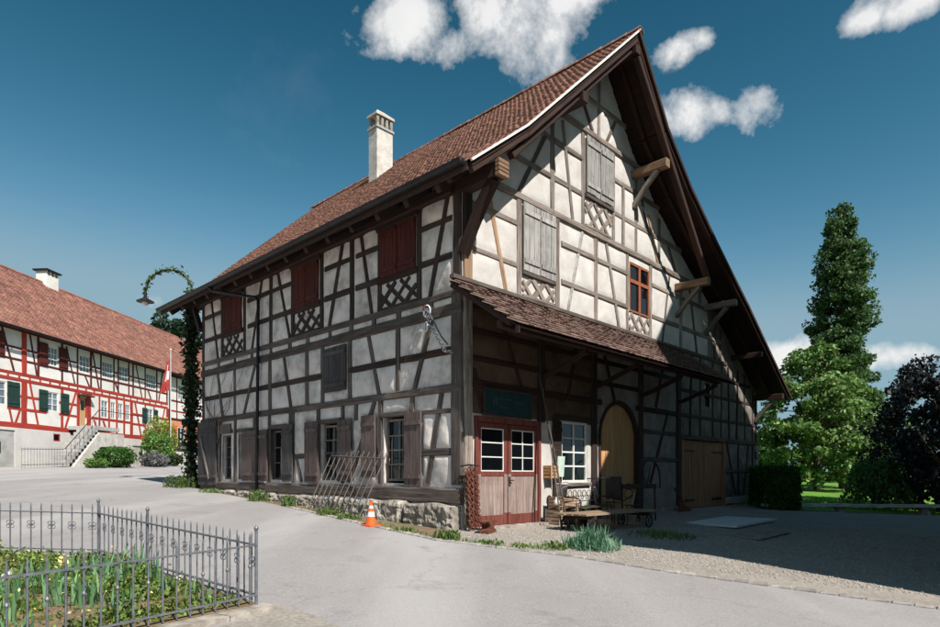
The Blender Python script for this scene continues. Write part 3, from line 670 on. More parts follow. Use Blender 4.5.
    for L in (1.55, 1.5, .95, 1.3, .8, 1.4, 1.1, 1.5, 1.2, .9):
        g0 = .0506*(s+L/2); top = .53+.01*s; h = top-g0+.12
        mb = MB(); nx, nz = 34, 11; ph = random.random()*50
        P = []
        dep = .34+random.uniform(-.04, .05) if s < 3 else .2+random.uniform(-.04, .04)
        for j in range(nz+4):
            for i in range(nx+1):
                u = i/nx
                if j <= nz: z = g0-.12+h*j/nz; o = dep
                else: z = top; o = dep*(1-(j-nz)/3)
                edge = min(u, 1-u)*9; vz = min(1, (nz-min(j, nz))*.8+.25)
                q3 = Vector((u*L*1.6+ph, (z-g0)*2.2, s)); rr = noise.noise(q3)*.05+abs(noise.noise(q3*2.3))*.09-.03+noise.noise(q3*6)*.035+noise.noise(q3*14)*.02
                o2 = o-(.05 if edge < .35 else 0)-(.04 if j == nz else 0)+rr*(1 if j <= nz+1 else .3)
                zz = z+(noise.noise(Vector((u*L*1.7+ph, 3, s)))*.06 if j >= nz else 0)-(.025 if edge < .35 and j >= nz else 0)
                P.append((-o2, s+.012+u*(L-.024), zz))
        mb.v = P
        for j in range(nz+3):
            for i in range(nx): a = j*(nx+1)+i; mb.f.append((a, a+1, a+nx+2, a+nx+1))
        b0 = len(mb.v)
        for side in (0, nx):   # close the ends against the wall
            col = [j*(nx+1)+side for j in range(nz+4)]; mb.v.append((0, P[side][1], g0-.12)); mb.f.append(tuple(col+[len(mb.v)-1]))
        o = mb.build('plinth_stone', 'stone', H, False)
        s += L
long_timbers()

def gable_timbers():
    T = lambda a, b, w=.16, m='timber_grey', **k: tim(H, 'g', a, b, w, m, **k)
    T((.16, 5.1), (.16, 6.0), .26, 'timber_light', name='corner_post', proud=.05); T((.16, 6.0), (.16, 7.2), .26, 'timber_dark', name='corner_post', proud=.052)
    T((.16, .1), (.16, 4.95), .28, 'timber_grey', name='corner_post', d=.3, proud=.06)
    # rails by level
    def rail(z, segs, w=.15, m='timber_grey', **k):
        for a, b in segs: T((a, z), (b, z), w, m, name='rail', **k)
    rail(7.52, ((.2, 5.0), (5.0, 9.0), (9.0, 11.6)), .18, proud=.05)
    rail(5.93, ((.3, 1.78), (3.5, 5.0), (5.15, 6.7), (8.15, 9.9), (10.2, 13.3)), .14)
    rail(6.88, ((.3, 1.78), (3.5, 5.0), (5.15, 6.7), (8.15, 9.9), (10.2, 12.9)), .14)
    rail(8.40, ((.95, 3.05), (3.2, 4.4), (5.95, 8.6), (8.6, 10.1)), .16)
    rail(9.32, ((1.95, 3.05), (3.2, 4.4), (5.95, 8.6)), .15)
    rail(10.11, ((2.85, 5.2), (5.2, 7.5)), .17, proud=.05)
    rail(11.02, ((3.85, 6.6),), .15)
    rail(5.2, ((.3, 5.0), (5.0, 13.8)), .14, 'timber_mid')
    # posts
    for t, z0, z1, w in ((1.86, 5.2, 7.45, .17), (3.33, 5.2, 7.45, .17), (3.14, 7.6, 10.0, .19), (4.46, 7.6, 10.0, .14), (5.22, 10.2, 11.75, .15), (5.94, 7.6, 10.0, .12), (5.07, 5.2, 7.45, .2), (6.46, 7.6, 9.3, .13), (7.19, 7.6, 9.9, .14), (6.7, 5.2, 7.45, .14), (8.06, 5.2, 7.45, .16), (10.1, 5.2, 7.45, .22), (8.6, 7.6, 9.0, .14), (12.3, 5.2, 6.9, .25), (11.5, 7.0, 7.4, .14)):
        T((t, z0), (t, z1), w, name='post')
    # braces
    for a, b, w, m in (((2.85, 9.3), (1.85, 7.62), .13, 'timber_mid'), ((3.55, 9.95), (3.98, 7.62), .11, 'timber_grey'), ((.78, 7.42), (1.42, 5.2), .15, 'timber_light'), ((4.43, 7.42), (3.77, 5.2), .11, 'shutter_grey'), ((5.57, 7.42), (6.25, 5.2), .12, 'timber_grey'),
                       ((7.9, 8.9), (8.5, 7.62), .11, 'timber_light'), ((10.7, 7.42), (11.3, 5.2), .12, 'timber_mid'), ((9.3, 7.42), (8.8, 5.2), .1, 'timber_mid'), ((4.3, 11.0), (4.9, 10.2), .12, 'timber_mid'), ((6.1, 11.0), (5.6, 10.2), .12, 'timber_mid'), ((9.2, 8.3), (9.7, 7.62), .1, 'timber_mid'), ((7.5, 9.3), (7.9, 8.45), .1, 'timber_mid')):
        T(a, b, w, m, name='brace')
    for t in (12.75, 13.25): T((t, 5.25), (t, zroof(t)-.45), .13, 'timber_mid', name='stud')
    # two pairs of grey plank shutters
    for a, b, z0, z1 in ((1.96, 3.2, 5.86, 7.42), (4.56, 5.86, 8.5, 9.98)):
        m = (a+b)/2; shutter(H, 'g', a, m-.015, z0, z1, 'shutter_grey', 3, .03, battens=2); shutter(H, 'g', m+.015, b, z0, z1, 'shutter_grey', 3, .03, battens=2)
    T((1.94, 5.8), (3.22, 5.8), .1, 'timber_mid', name='window_sill', proud=.06); T((4.53, 8.42), (5.9, 8.42), .1, 'timber_mid', name='window_sill', proud=.06)
    clip_slats(H, 'g', 1.98, 3.2, 5.28, 5.74, 'timber_grey', .5, .12, 1.0); clip_slats(H, 'g', 4.56, 5.84, 7.65, 8.34, 'timber_grey', .52, .12, 1.0); clip_slats(H, 'g', 6.8, 7.98, 5.28, 5.78, 'timber_grey', .46, .11, 1.0)
    # orange framed casement
    w = window(H, 'g', 6.8, 7.96, 5.84, 7.24, 1, 1, -.02, .05, 'frame_orange', 'glass', name='window', label='orange framed casement of four panes')
    mb = MB(); pbox(mb, 'g', 7.34, 7.44, 5.89, 7.19, -.02, .015); pbox(mb, 'g', 6.85, 7.91, 6.68, 6.78, -.022, .012); mb.build('casement_cross', 'frame_orange', w)
    # ground floor left: door, sign, window
    rail(3.09, ((.3, 2.6), (2.6, 5.0), (5.0, 5.3), (7.2, 9.9)), .16, 'timber_brown', proud=.045)
    rail(3.62, ((.3, 2.6), (2.7, 4.9), (5.05, 7.4)), .12, 'timber_brown'); rail(4.2, ((.3, 2.6), (2.7, 4.9), (5.05, 9.9)), .14, 'timber_brown'); rail(4.72, ((.2, 5.0), (5.0, 10.0)), .18, 'timber_brown', proud=.045)
    for t, z0, z1, w in ((2.68, 2.4, 4.7, .26), (4.96, .0, 4.7, .26), (7.45, .0, 4.7, .24), (9.9, .0, 4.7, .28), (3.2, .0, 2.55, .14)):
        T((t, z0), (t, z1), w, 'timber_dark', name='post', proud=.055)
    for a, b in (((1.25, 4.6), (1.95, 3.15)), ((4.2, 4.6), (3.8, 3.15)), ((5.4, 4.6), (6.0, 3.2)), ((8.9, 4.6), (8.4, 3.2)), ((.36, 3.4), (.62, 2.5)), ((9.15, 3.02), (8.05, .9))): T(a, b, .13, 'timber_brown', name='brace')
    for z in (2.44, 1.61): rail(z, ((7.55, 9.78),), .14, 'timber_mid')
    # ground floor right, under and beyond the canopy
    rail(2.39, ((9.9, 13.6), (13.6, 16.9)), .16, 'timber_mid', proud=.05); rail(3.1, ((10.0, 16.9),), .12, 'timber_dark'); rail(3.92, ((10.0, 16.8),), .12, 'timber_dark'); rail(4.6, ((10.0, 16.2),), .12, 'timber_dark'); rail(1.29, ((13.7, 16.8),), .14, 'timber_mid')
    for t in (10.75, 11.55, 12.6, 13.3, 14.05, 14.75, 15.6, 16.4): T((t, 2.46), (t+random.uniform(-.15, .15), min(5.1, zroof(t)-.4)), .11, 'timber_dark', name='stud')
    T((16.78, .4), (16.78, 4.2), .2, 'timber_dark', name='corner_post')
    for a, b in (((13.85, 2.3), (14.65, .4)), ((14.92, 2.3), (14.92, .4)), ((15.95, 2.3), (15.5, .4)), ((16.4, 2.3), (16.4, .4))): T(a, b, .12, 'timber_dark', name='brace')
    T((13.6, .2), (16.9, .2), .26, 'concrete', name='sill_beam', proud=.07)
    window(H, 'g', 11.9, 12.5, 3.5, 4.35, 1, 2, -.1, .05, 'timber_dark')
    # sun-bleached door frame boards beside the corner
    # workshop door: frame, two leaves
    mb = MB(); pbox(mb, 'g', .36, .45, .02, 2.4, -.12, .05); pbox(mb, 'g', 2.53, 2.62, .02, 2.4, -.12, .05); pbox(mb, 'g', .45, 2.53, 2.28, 2.4, -.12, .047)
    D = mb.build('workshop_door', 'door_red', H); D['label'] = 'peeling red workshop door with two leaves and small panes'
    for a, b, cols in ((.46, 1.43, 1), (1.46, 2.52, 2)):
        mb = MB(); st = .11
        pbox(mb, 'g', a, a+st, .04, 2.27, -.04, .01); pbox(mb, 'g', b-st, b, .04, 2.27, -.04, .01)
        for z0, z1 in ((2.16, 2.27), (1.12, 1.22), (.04, .26)): pbox(mb, 'g', a+st, b-st, z0, z1, -.04, .008)
        lf = mb.build('door_leaf', 'door_red', D)
        mb = MB(); n = 4; w = (b-a-2*st)/n
        for i in range(n): pbox(mb, 'g', a+st+i*w+.003, a+st+(i+1)*w-.003, .26, 1.12, -.03, -.004+random.uniform(-.003, .003))
        mb.build('plank_panel', 'door_worn', lf)
        
        for q0, q1 in ((a, a+st-.004), (b-st+.004, b)): mb = MB(); pbox(mb, 'g', q0, q1, .3, 1.16, .0, .014); mb.build('worn_stile', 'door_worn', lf)
        window(lf, 'g', a+st, b-st, 1.22, 2.16, cols, 3, -.012, .022, 'paint_white', 'glass', .024, name='glazing') if False else None
        x0, x1, z0, z1 = a+st, b-st, 1.22, 2.16
        mb = MB()
        for x in [x0+.012]+[x0+(x1-x0)*c/cols for c in range(1, cols)]+[x1-.012]: pbox(mb, 'g', x-.012, x+.012, z0, z1, -.03, .0)
        for r in range(4): z = z0+(z1-z0)*r/3; z = min(max(z, z0+.012), z1-.012); pbox(mb, 'g', x0, x1, z-.012, z+.012, -.028, -.002)
        mb.build('glazing_bar', 'paint_white', lf)
        for c in range(cols):
            for r in range(3):
                mb = MB(); pbox(mb, 'g', x0+(x1-x0)*c/cols, x0+(x1-x0)*(c+1)/cols, z0+(z1-z0)*r/3, z0+(z1-z0)*(r+1)/3, -.022, -.016); mb.build('pane', 'glass', lf)
    mb = MB(); mb.tube([(1.5, -.01, 1.02), (1.5, -.06, 1.02), (1.6, -.065, 1.02)], .012, 6); pbox(mb, 'g', 1.475, 1.525, .88, 1.1, .01, .018); mb.build('door_handle', 'metal_dark', D)
    MB().box((.3, -.32, -.06), (2.7, .0, .03)).build('door_step', 'stone', H)
    # sign board over the door
    # white framed window and its shutter
    window(H, 'g', 3.47, 4.62, .95, 2.48, 2, 4, -.02, .06, 'paint_white', 'glass', .04)
    T((3.2, 2.56), (4.7, 2.56), .12, 'timber_dark', name='window_head', proud=.08); shutter(H, 'g', 3.12, 3.44, .95, 2.46, 'timber_dark', 2, .03)
    T((3.35, .9), (4.75, .9), .1, 'timber_grey', name='window_sill', proud=.08)
    # arched new plank door
    pts = [(5.24, .03), (7.24, .03)]+[(6.24+1.0*math.cos(a), 2.14+1.0*math.sin(a)) for a in np.linspace(0, math.pi, 13)]
    A = MB().poly(pts, [], lambda x, z: (x, .12, z), lambda x, z: (x, .16, z)).build('arched_door', 'wood_new', H); A['label'] = 'new pale plank door under a round arch'
    n = 9
    for i in range(n):
        x0 = 5.26+i*1.96/n; x1 = x0+1.96/n-.02
        def zt(x): return 2.14+math.sqrt(max(.0, 1-(min(abs(x-6.24), 1))**2))
        xm = (x0+x1)/2; j = random.uniform(0, .006)
        MB().poly([(x0, .05), (x1, .05), (x1, zt(x1)), (xm, zt(xm)), (x0, zt(x0))], [], lambda x, z: (x, .085-j, z), lambda x, z: (x, .118, z)).build('plank', 'wood_new', A)
    ar = np.linspace(0, math.pi, 15)
    fo = [(5.16, .02)]+[(6.24-1.08*math.cos(a), 2.14+1.08*math.sin(a)) for a in ar]+[(7.32, .02), (7.2, .02)]+[(6.24+.97*math.cos(a), 2.14+.97*math.sin(a)) for a in ar]+[(5.28, .02)]
    MB().poly(fo, [], lambda x, z: (x, -.03, z), lambda x, z: (x, .1, z)).build('arch_frame', 'timber_brown', A)
    # barn door
    mb = MB(); pbox(mb, 'g', 10.1, 10.24, .0, 2.3, -.1, .05)
    B = mb.build('barn_door', 'wood_barn', H); mb = MB(); pbox(mb, 'g', 13.46, 13.6, .0, 2.3, -.1, .05); mb.build('jamb', 'wood_barn', B); B['label'] = 'wide brown barn door of two plank leaves'
    for a, b in ((10.25, 11.84), (11.86, 13.45)):
        lf = None; n = 7; w = (b-a)/n
        mb = MB(); pbox(mb, 'g', a, b, .04, 2.3, -.09, -.06); lf = mb.build('door_leaf', 'wood_barn', B)
        for i in range(n):
            mb = MB(); pbox(mb, 'g', a+i*w+.006, a+(i+1)*w-.006, .05, 2.29, -.058, -.03+random.uniform(-.004, .004)); mb.build('plank', 'wood_barn', lf)
        for z in (1.95, .3):
            mb = MB(); pbox(mb, 'g', a+.02, a+.9, z-.03, z+.03, -.025, -.008) if a < 11 else pbox(mb, 'g', b-.9, b-.02, z-.03, z+.03, -.025, -.008); mb.build('strap_hinge', 'metal_dark', lf)
    # rough stone footing and quoins of the right half
    x = 13.6
    while x < 16.9:
        L = random.uniform(.25, .5); mb = MB().box((x, -.06+random.uniform(-.02, .02), -.3), (min(x+L-.015, 16.93), .02, .05+random.uniform(-.02, .02))); mb.build('footing_stone', 'stone', H); x += L
    for k in range(9):
        z = -.1+k*.27; w = .22 if k % 2 else .32; MB().box((16.98-w+random.uniform(-.02, .02), -.05, z), (16.97+random.uniform(-.01, .03), .2, z+.25)).build('quoin_stone', 'stone', H)
    MB().box((7.6, -.07, -.3), (10.05, .0, .15)).build('footing_stone', 'stone', H)
gable_timbers()

def vnoise(x, y, seed):
    r = np.random.default_rng(seed).random((256, 256)); xi = np.floor(x).astype(int); yi = np.floor(y).astype(int); fx = x-xi; fy = y-yi; fx = fx*fx*(3-2*fx); fy = fy*fy*(3-2*fy)
    g = lambda i, j: r[(xi+i) % 256, (yi+j) % 256]
    return (g(0, 0)*(1-fx)+g(1, 0)*fx)*(1-fy)+(g(0, 1)*(1-fx)+g(1, 1)*fx)*fy-.5
def inpoly(X, Z, poly):
    c = np.zeros(X.shape, bool); n = len(poly)
    for i in range(n):
        x0, z0 = poly[i]; x1, z1 = poly[i-1]
        if z0 == z1: continue
        c ^= ((z0 > Z) != (z1 > Z)) & (X < (x1-x0)*(Z-z0)/(z1-z0)+x0)
    return c
def plaster(pl, x0, x1, z0, z1, holes, top, mats, region, name, step=.05, bulge=.03):
    """uneven hand-laid infill: swells between the timbers and sinks towards them"""
    xs = np.arange(x0, x1+step*.5, step); zs = np.arange(z0, z1, step); X, Z = np.meshgrid(xs, zs)
    D = np.full(X.shape, 9.)
    for a, b, w in TIMBERS[pl]:
        dx, dz = b[0]-a[0], b[1]-a[1]; L2 = dx*dx+dz*dz; k = np.clip(((X-a[0])*dx+(Z-a[1])*dz)/L2, 0, 1)
        D = np.minimum(D, np.hypot(X-a[0]-k*dx, Z-a[1]-k*dz)-w/2)
    D = np.maximum(D, 0)
    nz = vnoise(X*1.1+7, Z*1.1, 1)*.022+vnoise(X*3.1, Z*3.1, 2)*.014+vnoise(X*9, Z*9, 3)*.006
    if pl == 'l': nz *= 1.8
    off = -.012+bulge*(1-np.exp(-D/.07))*(.8+.6*vnoise(X*.8, Z*.8, 5))+nz*np.clip(D/.05, 0, 1)
    # shallow flaked patches
    fl = vnoise(X*.9+31, Z*.9+11, 8)+.5*vnoise(X*3.3, Z*3.3, 9); off -= np.clip((fl-.42)*8, 0, 1)*.014
    for a, b, c, d in RECESS[pl] if pl == 'g' else [q for q in RECESS[pl]]: off = np.where((X > a-.02) & (X < b+.02) & (Z > c-.02) & (Z < d+.02), np.minimum(off, -.014), off)
    f, n = PLANES[pl]
    V = np.stack([X, -off, Z], -1) if pl == 'g' else np.stack([-off, X, Z], -1)
    ny, nx = X.shape; idx = np.arange(ny*nx).reshape(ny, nx)
    cx = X[:-1, :-1]+step/2; cz = Z[:-1, :-1]+step/2; keep = (Z[1:, 1:] < top(X[1:, 1:])) & (Z[1:, :-1] < top(X[1:, :-1]))
    for h in holes: keep &= ~inpoly(cx, cz, h)
    F = np.stack([idx[:-1, :-1], idx[:-1, 1:], idx[1:, 1:], idx[1:, :-1]], -1)[keep]
    o = raw(name, V.reshape(-1, 3), F, mats[0], H)
    for m in mats[1:]: o.data.materials.append(MATS[m])
    o.data.polygons.foreach_set('material_index', region(cx, cz)[keep].astype(np.int32)); o.data.shade_smooth()
tv = np.array([p[0] for p in RP]); zv = np.array([p[1] for p in RP])
def greg(x, z):  # picks the plasters with shade in their colour: below canopy, right half
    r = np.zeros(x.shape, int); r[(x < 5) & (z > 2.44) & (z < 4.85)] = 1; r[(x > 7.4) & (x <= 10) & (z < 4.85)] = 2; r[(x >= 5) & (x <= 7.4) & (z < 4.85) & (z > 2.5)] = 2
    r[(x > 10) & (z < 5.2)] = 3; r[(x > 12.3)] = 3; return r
plaster('g', .0, 16.9, -.1, 12.3, GHOLES, lambda x: np.interp(x, tv, zv)-.27, ['plaster_gable', 'plaster_stain_shade', 'plaster_canopy_shade', 'plaster_rough_shade'], greg, 'gable_infill')
plaster('l', .0, 12.8, .45, 7.36, LHOLES, lambda x: x*0+9, ['plaster_long'], lambda x, z: np.zeros(x.shape, int), 'eaves_infill', bulge=.05)
def canopy():
    t0, t1, p, z0, z1 = -.36, 10.0, 1.85, 5.12, 3.88
    v = Vector((0, p, z0-z1)); L = v.length; v.normalize(); n = Vector((0, -v.z, v.y))
    mb = MB(); q = [Vector((0, -p, z1))-n*.02, Vector((0, 0, z0))-n*.02, Vector((0, 0, z0))-n*.05, Vector((0, -p, z1))-n*.05]
    mb.add([(t0+.02, a.y, a.z) for a in q]+[(t1-.02, a.y, a.z) for a in q], [(0,1,2,3),(7,6,5,4),(0,4,5,1),(1,5,6,2),(2,6,7,3),(3,7,4,0)])
    K = mb.build('canopy', 'soffit_board', H); K['label'] = 'tiled lean-to canopy over the workshop door'
    tiles('canopy_tiles', 'tile_canopy', K, (t0, -p, z1), (1, 0, 0), v, n, t1-t0, L, .22, .19, .022, jit=.003, square=True)
    MB().box((t0, -.12, z0+.02), (t1, .0, z0+.1)).build('flashing', 'timber_mid', K)
    x = t0+.1
    while x < t1:
        beam('canopy_rafter', K, Vector((x, -p+.25, z1+.25*(z0-z1)/p))-n*.095, Vector((x, -.02, z0-.02))-n*.095, .09, .08, 'timber_brown', -n); x += 1.0
    beam('eaves_beam', K, (t0+.05, -1.3, z1+.13), (t1-.1, -1.3, z1+.13), .14, .14, 'timber_brown', (0, -1, 0))
    for t in (2.68, 4.96, 7.45, 9.85): beam('strut', K, (t, -.02, 3.45), (t, -1.28, z1+.03), .1, .1, 'timber_brown', (1, 0, 0), bend=.2)
    MB().box((t0-.02, -p+.02, z1-.13), (t0+.02, -p+.1, z1)).build('verge_end', 'timber_brown', K)
canopy()
def bare_vine():
    mb = MB()
    for k in range(7):
        p = Vector((-.05, 11.6+random.uniform(-.5, .5), 2.2)); pts = [p.copy()]; d = Vector((0, random.uniform(-.6, .6), 1)).normalized()
        for i in range(9):
            d = (d+Vector((0, random.uniform(-.55, .5)-.08, random.uniform(-.25, .2)))).normalized(); p = p+d*.34; p.x = -.05-random.random()*.04; p.z = min(p.z, 5.6); pts.append(p.copy())
        mb.tube(pts, [.016-.0013*i for i in range(len(pts))], 4)
    tag(mb.build('climbing_vine', 'bark', None), 'bare climbing vine branches on the shaded wall by the ivy lamp post', 'vine')
    return bpy.data.objects['climbing_vine']
o = bare_vine(); o.location = C0; o.rotation_euler = (0, 0, HROT)

# ================================================================== red half-timbered house on the left
UA = R_(4.6); X0r, Y0r = -24.709, 32.7
RH = thing('farmhouse', 'long red and white half-timbered farmhouse with terracotta roof across the road', 'house', (X0r, Y0r, 0), R_(85.4))
def RW(u, off, z=0): return Vector((X0r+math.sin(UA)*u+math.cos(UA)*off, Y0r+math.cos(UA)*u-math.sin(UA)*off, z))
def red_house():
    U0, U1 = -9.0, 30.0
    wins = [(3.3, 4.1, 7.5, 8.62), (5.9, 6.87, 7.56, 8.62), (8.0, 9.1, 7.56, 8.62), (9.72, 10.72, 7.56, 8.62), (12.8, 14.05, 7.52, 8.6), (17.1, 18.1, 7.2, 8.35), (20.5, 21.6, 7.2, 8.35), (-2.2, -1.2, 7.5, 8.6), (-5.6, -4.6, 7.5, 8.6)]
    lw = [(3.28, 4.16, 4.86, 5.98), (7.92, 8.6, 4.9, 6.02), (8.86, 9.36, 4.9, 6.02), (9.62, 10.14, 4.95, 6.02), (10.4, 10.92, 4.95, 6.02), (12.9, 13.65, 4.97, 6.0), (-.75, .4, 4.86, 6.1), (-4.6, -3.6, 4.86, 6.0)]
    holes = [[(a, c), (b, c), (b, d), (a, d)] for a, b, c, d in wins+lw if b < 15.7]
    holes.append([(5.96, 4.16), (6.54, 4.16), (6.54, 6.0), (5.96, 6.0)])
    up = MB().poly([(U0, 3.7), (15.75, 3.7), (15.75, 9.3), (U0, 9.3)], holes, lambda x, z: (x, 0, z), lambda x, z: (x, .3, z)); up.build('front_wall', 'wall_white', RH)
    h2 = [[(a, c), (b, c), (b, d), (a, d)] for a, b, c, d in wins if b > 16]+[[(17.0, 3.0), (18.1, 3.0), (18.1, 5.0), (17.0, 5.0)]]
    MB().poly([(15.75, 5.5), (U1, 5.5), (U1, 9.3), (15.75, 9.3)], h2[:2], lambda x, z: (x, 0, z), lambda x, z: (x, .3, z)).build('front_wall', 'wall_white', RH)
    MB().poly([(15.75, .8), (U1, .8), (U1, 5.5), (15.75, 5.5)], h2[2:], lambda x, z: (x, .005, z), lambda x, z: (x, .3, z)).build('annex_wall', 'wall_pink', RH)
    MB().poly([(U0, -.5), (15.75, -.5), (15.75, 3.7), (U0, 3.7)], [[(-3.2, 1.4), (.95, 1.4), (.95, 3.55), (-3.2, 3.55)], [(3.72, 3.12), (4.28, 3.12), (4.28, 3.56), (3.72, 3.56)]], lambda x, z: (x, -.03, z), lambda x, z: (x, .3, z)).build('base_wall', 'wall_base', RH)
    MB().box((U0, 11.7, -.5), (U1, 12, 9.3)).build('rear_wall', 'wall_white', RH)
    for x in (U0, U1-.3): MB().poly([(.3, -.5), (11.7, -.5), (11.7, 9.3), (6, 14.3), (.3, 9.6)], [], lambda y, z, x=x: (x, y, z), lambda y, z, x=x: (x+.3, y, z)).build('end_wall', 'wall_white', RH)
    # roof
    e = Vector((0, -.62, 9.02)); r = Vector((0, 6, 14.55)); v = (r-e); L = v.length; v.normalize(); n = Vector((0, -v.z, v.y))
    roof = None
    for sg in (0, 1):
        fy = (lambda y: y) if sg == 0 else (lambda y: 12-y)
        q = [e-n*.04, r-n*.04, r-n*.14, e-n*.14]; mb = MB()
        mb.add([(U0-.5, fy(a.y), a.z) for a in q]+[(U1+.5, fy(a.y), a.z) for a in q], [(0,1,2,3),(7,6,5,4),(0,4,5,1),(1,5,6,2),(2,6,7,3),(3,7,4,0)])
        if sg == 0: roof = mb.build('roof', 'maroon_timber', RH)
        else: mb.build('rear_roof_slope', 'tile_red', roof)
    tiles('roof_tiles', 'tile_red', roof, (U0-.5, e.y, e.z), (1, 0, 0), v, n, U1-U0+1, L, .235, .29, .02, jit=.014)
    MB().tube([(U0-.5, 6, 14.52), (10, 6, 14.56), (U1+.5, 6, 14.5)], .13, 8).build('ridge_cap', 'tile_red', roof)
    MB().tube([(U0-.5, -.7, 8.98), (U1+.5, -.7, 8.98)], .07, 6).build('gutter', 'metal_dark', roof)
    ch = MB().box((10.2, 5.6, 13.6), (11.3, 6.4, 15.1)).build('chimney', 'wall_white', roof)
    for x in (10.2, 10.55, 10.9, 11.2): MB().box((x, 5.6, 15.102), (x+.1, 6.4, 15.4)).build('chimney_pier', 'wall_white', ch)
    MB().box((10.05, 5.45, 15.402), (11.45, 6.55, 15.5)).build('chimney_cap', 'metal_dark', ch)
    T = lambda a, b, w=.2, m='red_timber', name='timber': tim(RH, 'g', a, b, w*1.22, m, name, .16)
    for z, w, m in ((3.82, .3, 'red_timber'), (6.34, .16, 'red_timber'), (6.66, .16, 'red_timber'), (9.1, .22, 'maroon_timber'), (7.42, .12, 'maroon_timber')):
        T((U0, z), (7.0, z), w, m, 'rail'); T((7.0, z), (15.6, z), w, m, 'rail')
    for z in (4.75, 5.45):
        for a, b in ((-9, -.8), (.45, 3.2), (4.2, 5.8), (11.0, 12.8), (13.7, 15.6)): T((a, z), (b, z), .14, name='rail')
    T((7.0, 4.8), (11.0, 4.8), .16, name='rail')
    for z in (8.05,):
        for a, b in ((-9, -2.3), (-1.1, 3.2), (4.2, 5.8), (6.95, 7.9), (9.2, 9.65), (10.8, 12.7), (14.1, 15.6)): T((a, z), (b, z), .11, 'maroon_timber', 'rail')
    for u, w in ((-6.5, .3), (-3.0, .2), (1.6, .36), (4.45, .22), (5.8, .24), (6.75, .36), (7.75, .14), (8.7, .16), (9.5, .16), (10.28, .16), (11.1, .3), (12.7, .14), (13.8, .14), (15.6, .36)): T((u, 3.9), (u, 6.3), w, name='post')
    for u in (-6.5, -3.0, 1.6, 2.6, 4.45, 5.75, 6.95, 7.9, 9.2, 9.65, 10.8, 11.27, 12.7, 14.15, 15.5): T((u, 6.72), (u, 9.0), .3 if u == 1.6 else .15, 'red_timber' if u == 1.6 else 'maroon_timber', 'post')
    for u in np.arange(-8.5, 15.5, .75): T((u, 6.4), (u, 6.6), .13, name='stud')
    for a, b in (((.1, 9.0), (.9, 6.75)), ((2.0, 9.0), (2.5, 6.75)), ((4.8, 8.9), (5.5, 6.75)), ((6.4, 7.4), (6.8, 6.75)), ((7.1, 9.0), (7.7, 6.75)), ((11.6, 9.0), (12.3, 6.75)), ((14.9, 9.0), (14.4, 6.75)), ((9.3, 7.4), (9.7, 6.75)), ((13.0, 7.4), (13.4, 6.75)), ((-4.3, 9), (-3.3, 6.75))): T(a, b, .12, 'maroon_timber', 'brace')
    for a, b in (((2.0, 6.25), (2.6, 3.95)), ((5.6, 6.25), (4.7, 3.95)), ((.6, 4.7), (.8, 3.95)), ((1.3, 4.7), (1.0, 3.95)), ((11.5, 6.25), (12.2, 3.95)), ((15.2, 6.25), (14.4, 3.95)), ((7.2, 4.7), (7.6, 3.95)), ((8.1, 4.7), (8.5, 3.95)), ((-5, 6.2), (-6, 3.95))): T(a, b, .14, name='brace')
    T((15.8, 7.0), (30, 7.0), .14, 'maroon_timber', 'rail'); T((15.8, 8.95), (30, 8.95), .2, 'maroon_timber', 'rail'); T((15.8, 5.55), (30, 5.55), .18, 'maroon_timber', 'rail'); T((15.8, 6.2), (30, 6.2), .12, name='rail')
    for u in (16.9, 18.2, 19.6, 22, 25): T((u, 5.6), (u, 8.9), .14, 'maroon_timber', 'post')
    for a, b, c, d in wins: window(RH, 'g', a, b, c, d, 3 if b-a < 1.05 else 4, 3, -.05, .07, 'paint_white', 'curtain', .045)
    for a, b, c, d in lw: window(RH, 'g', a, b, c, d, 2, 3, -.05, .06, 'paint_white', 'curtain', .045)
    window(RH, 'g', 17.0, 18.1, 3.0, 5.0, 2, 2, -.05, .08, 'paint_white', 'glass', .05)
    shutter(RH, 'g', 16.0, 16.85, 3.0, 5.05, 'door_orange', 4, .03)
    for a, b, z0, z1 in ((2.6, 3.26, 4.84, 6.02), (4.28, 4.95, 4.84, 6.02), (.42, 1.24, 4.85, 6.15), (12.3, 12.86, 4.95, 6.02), (13.68, 14.2, 4.95, 6.02), (-1.6, -.8, 4.85, 6.1)): shutter(RH, 'g', a, b, z0, z1, 'shutter_green', 3, .04)
    for a, b, z0, z1 in ((2.62, 3.28, 7.42, 8.72), (4.14, 4.86, 7.42, 8.72), (-.5, .25, 7.42, 8.72), (-2.9, -2.25, 7.42, 8.72)): shutter(RH, 'g', a, b, z0, z1, 'maroon_timber', 3, .04)
    # door in a red portal
    mb = MB(); pbox(mb, 'g', 5.98, 6.52, 4.17, 5.98, -.12, -.06); d = mb.build('house_door', 'door_tan', RH)
    mb = MB(); pbox(mb, 'g', 6.1, 6.4, 5.2, 5.8, -.058, -.05); mb.build('pane', 'glass', d)
    MB().box((5.7, -.35, 6.05), (6.85, 0, 6.15)).build('door_hood', 'maroon_timber', RH)
    # garage door and cellar window
    g = MB().box((-3.15, .02, 1.35), (.92, .08, 3.52)).build('garage_door', 'concrete', RH)
    MB().box((-.1, -.0, 2.3), (.05, .018, 2.9)).build('letter_slot', 'metal_dark', g)
    window(RH, 'g', 3.72, 4.28, 3.12, 3.56, 1, 1, -.02, .06, 'red_timber', 'glass')
    MB().tube([(15.75, -.1, 8.8), (15.75, -.1, 2.0)], .06, 6).build('downpipe', 'metal_dark', RH)
red_house()
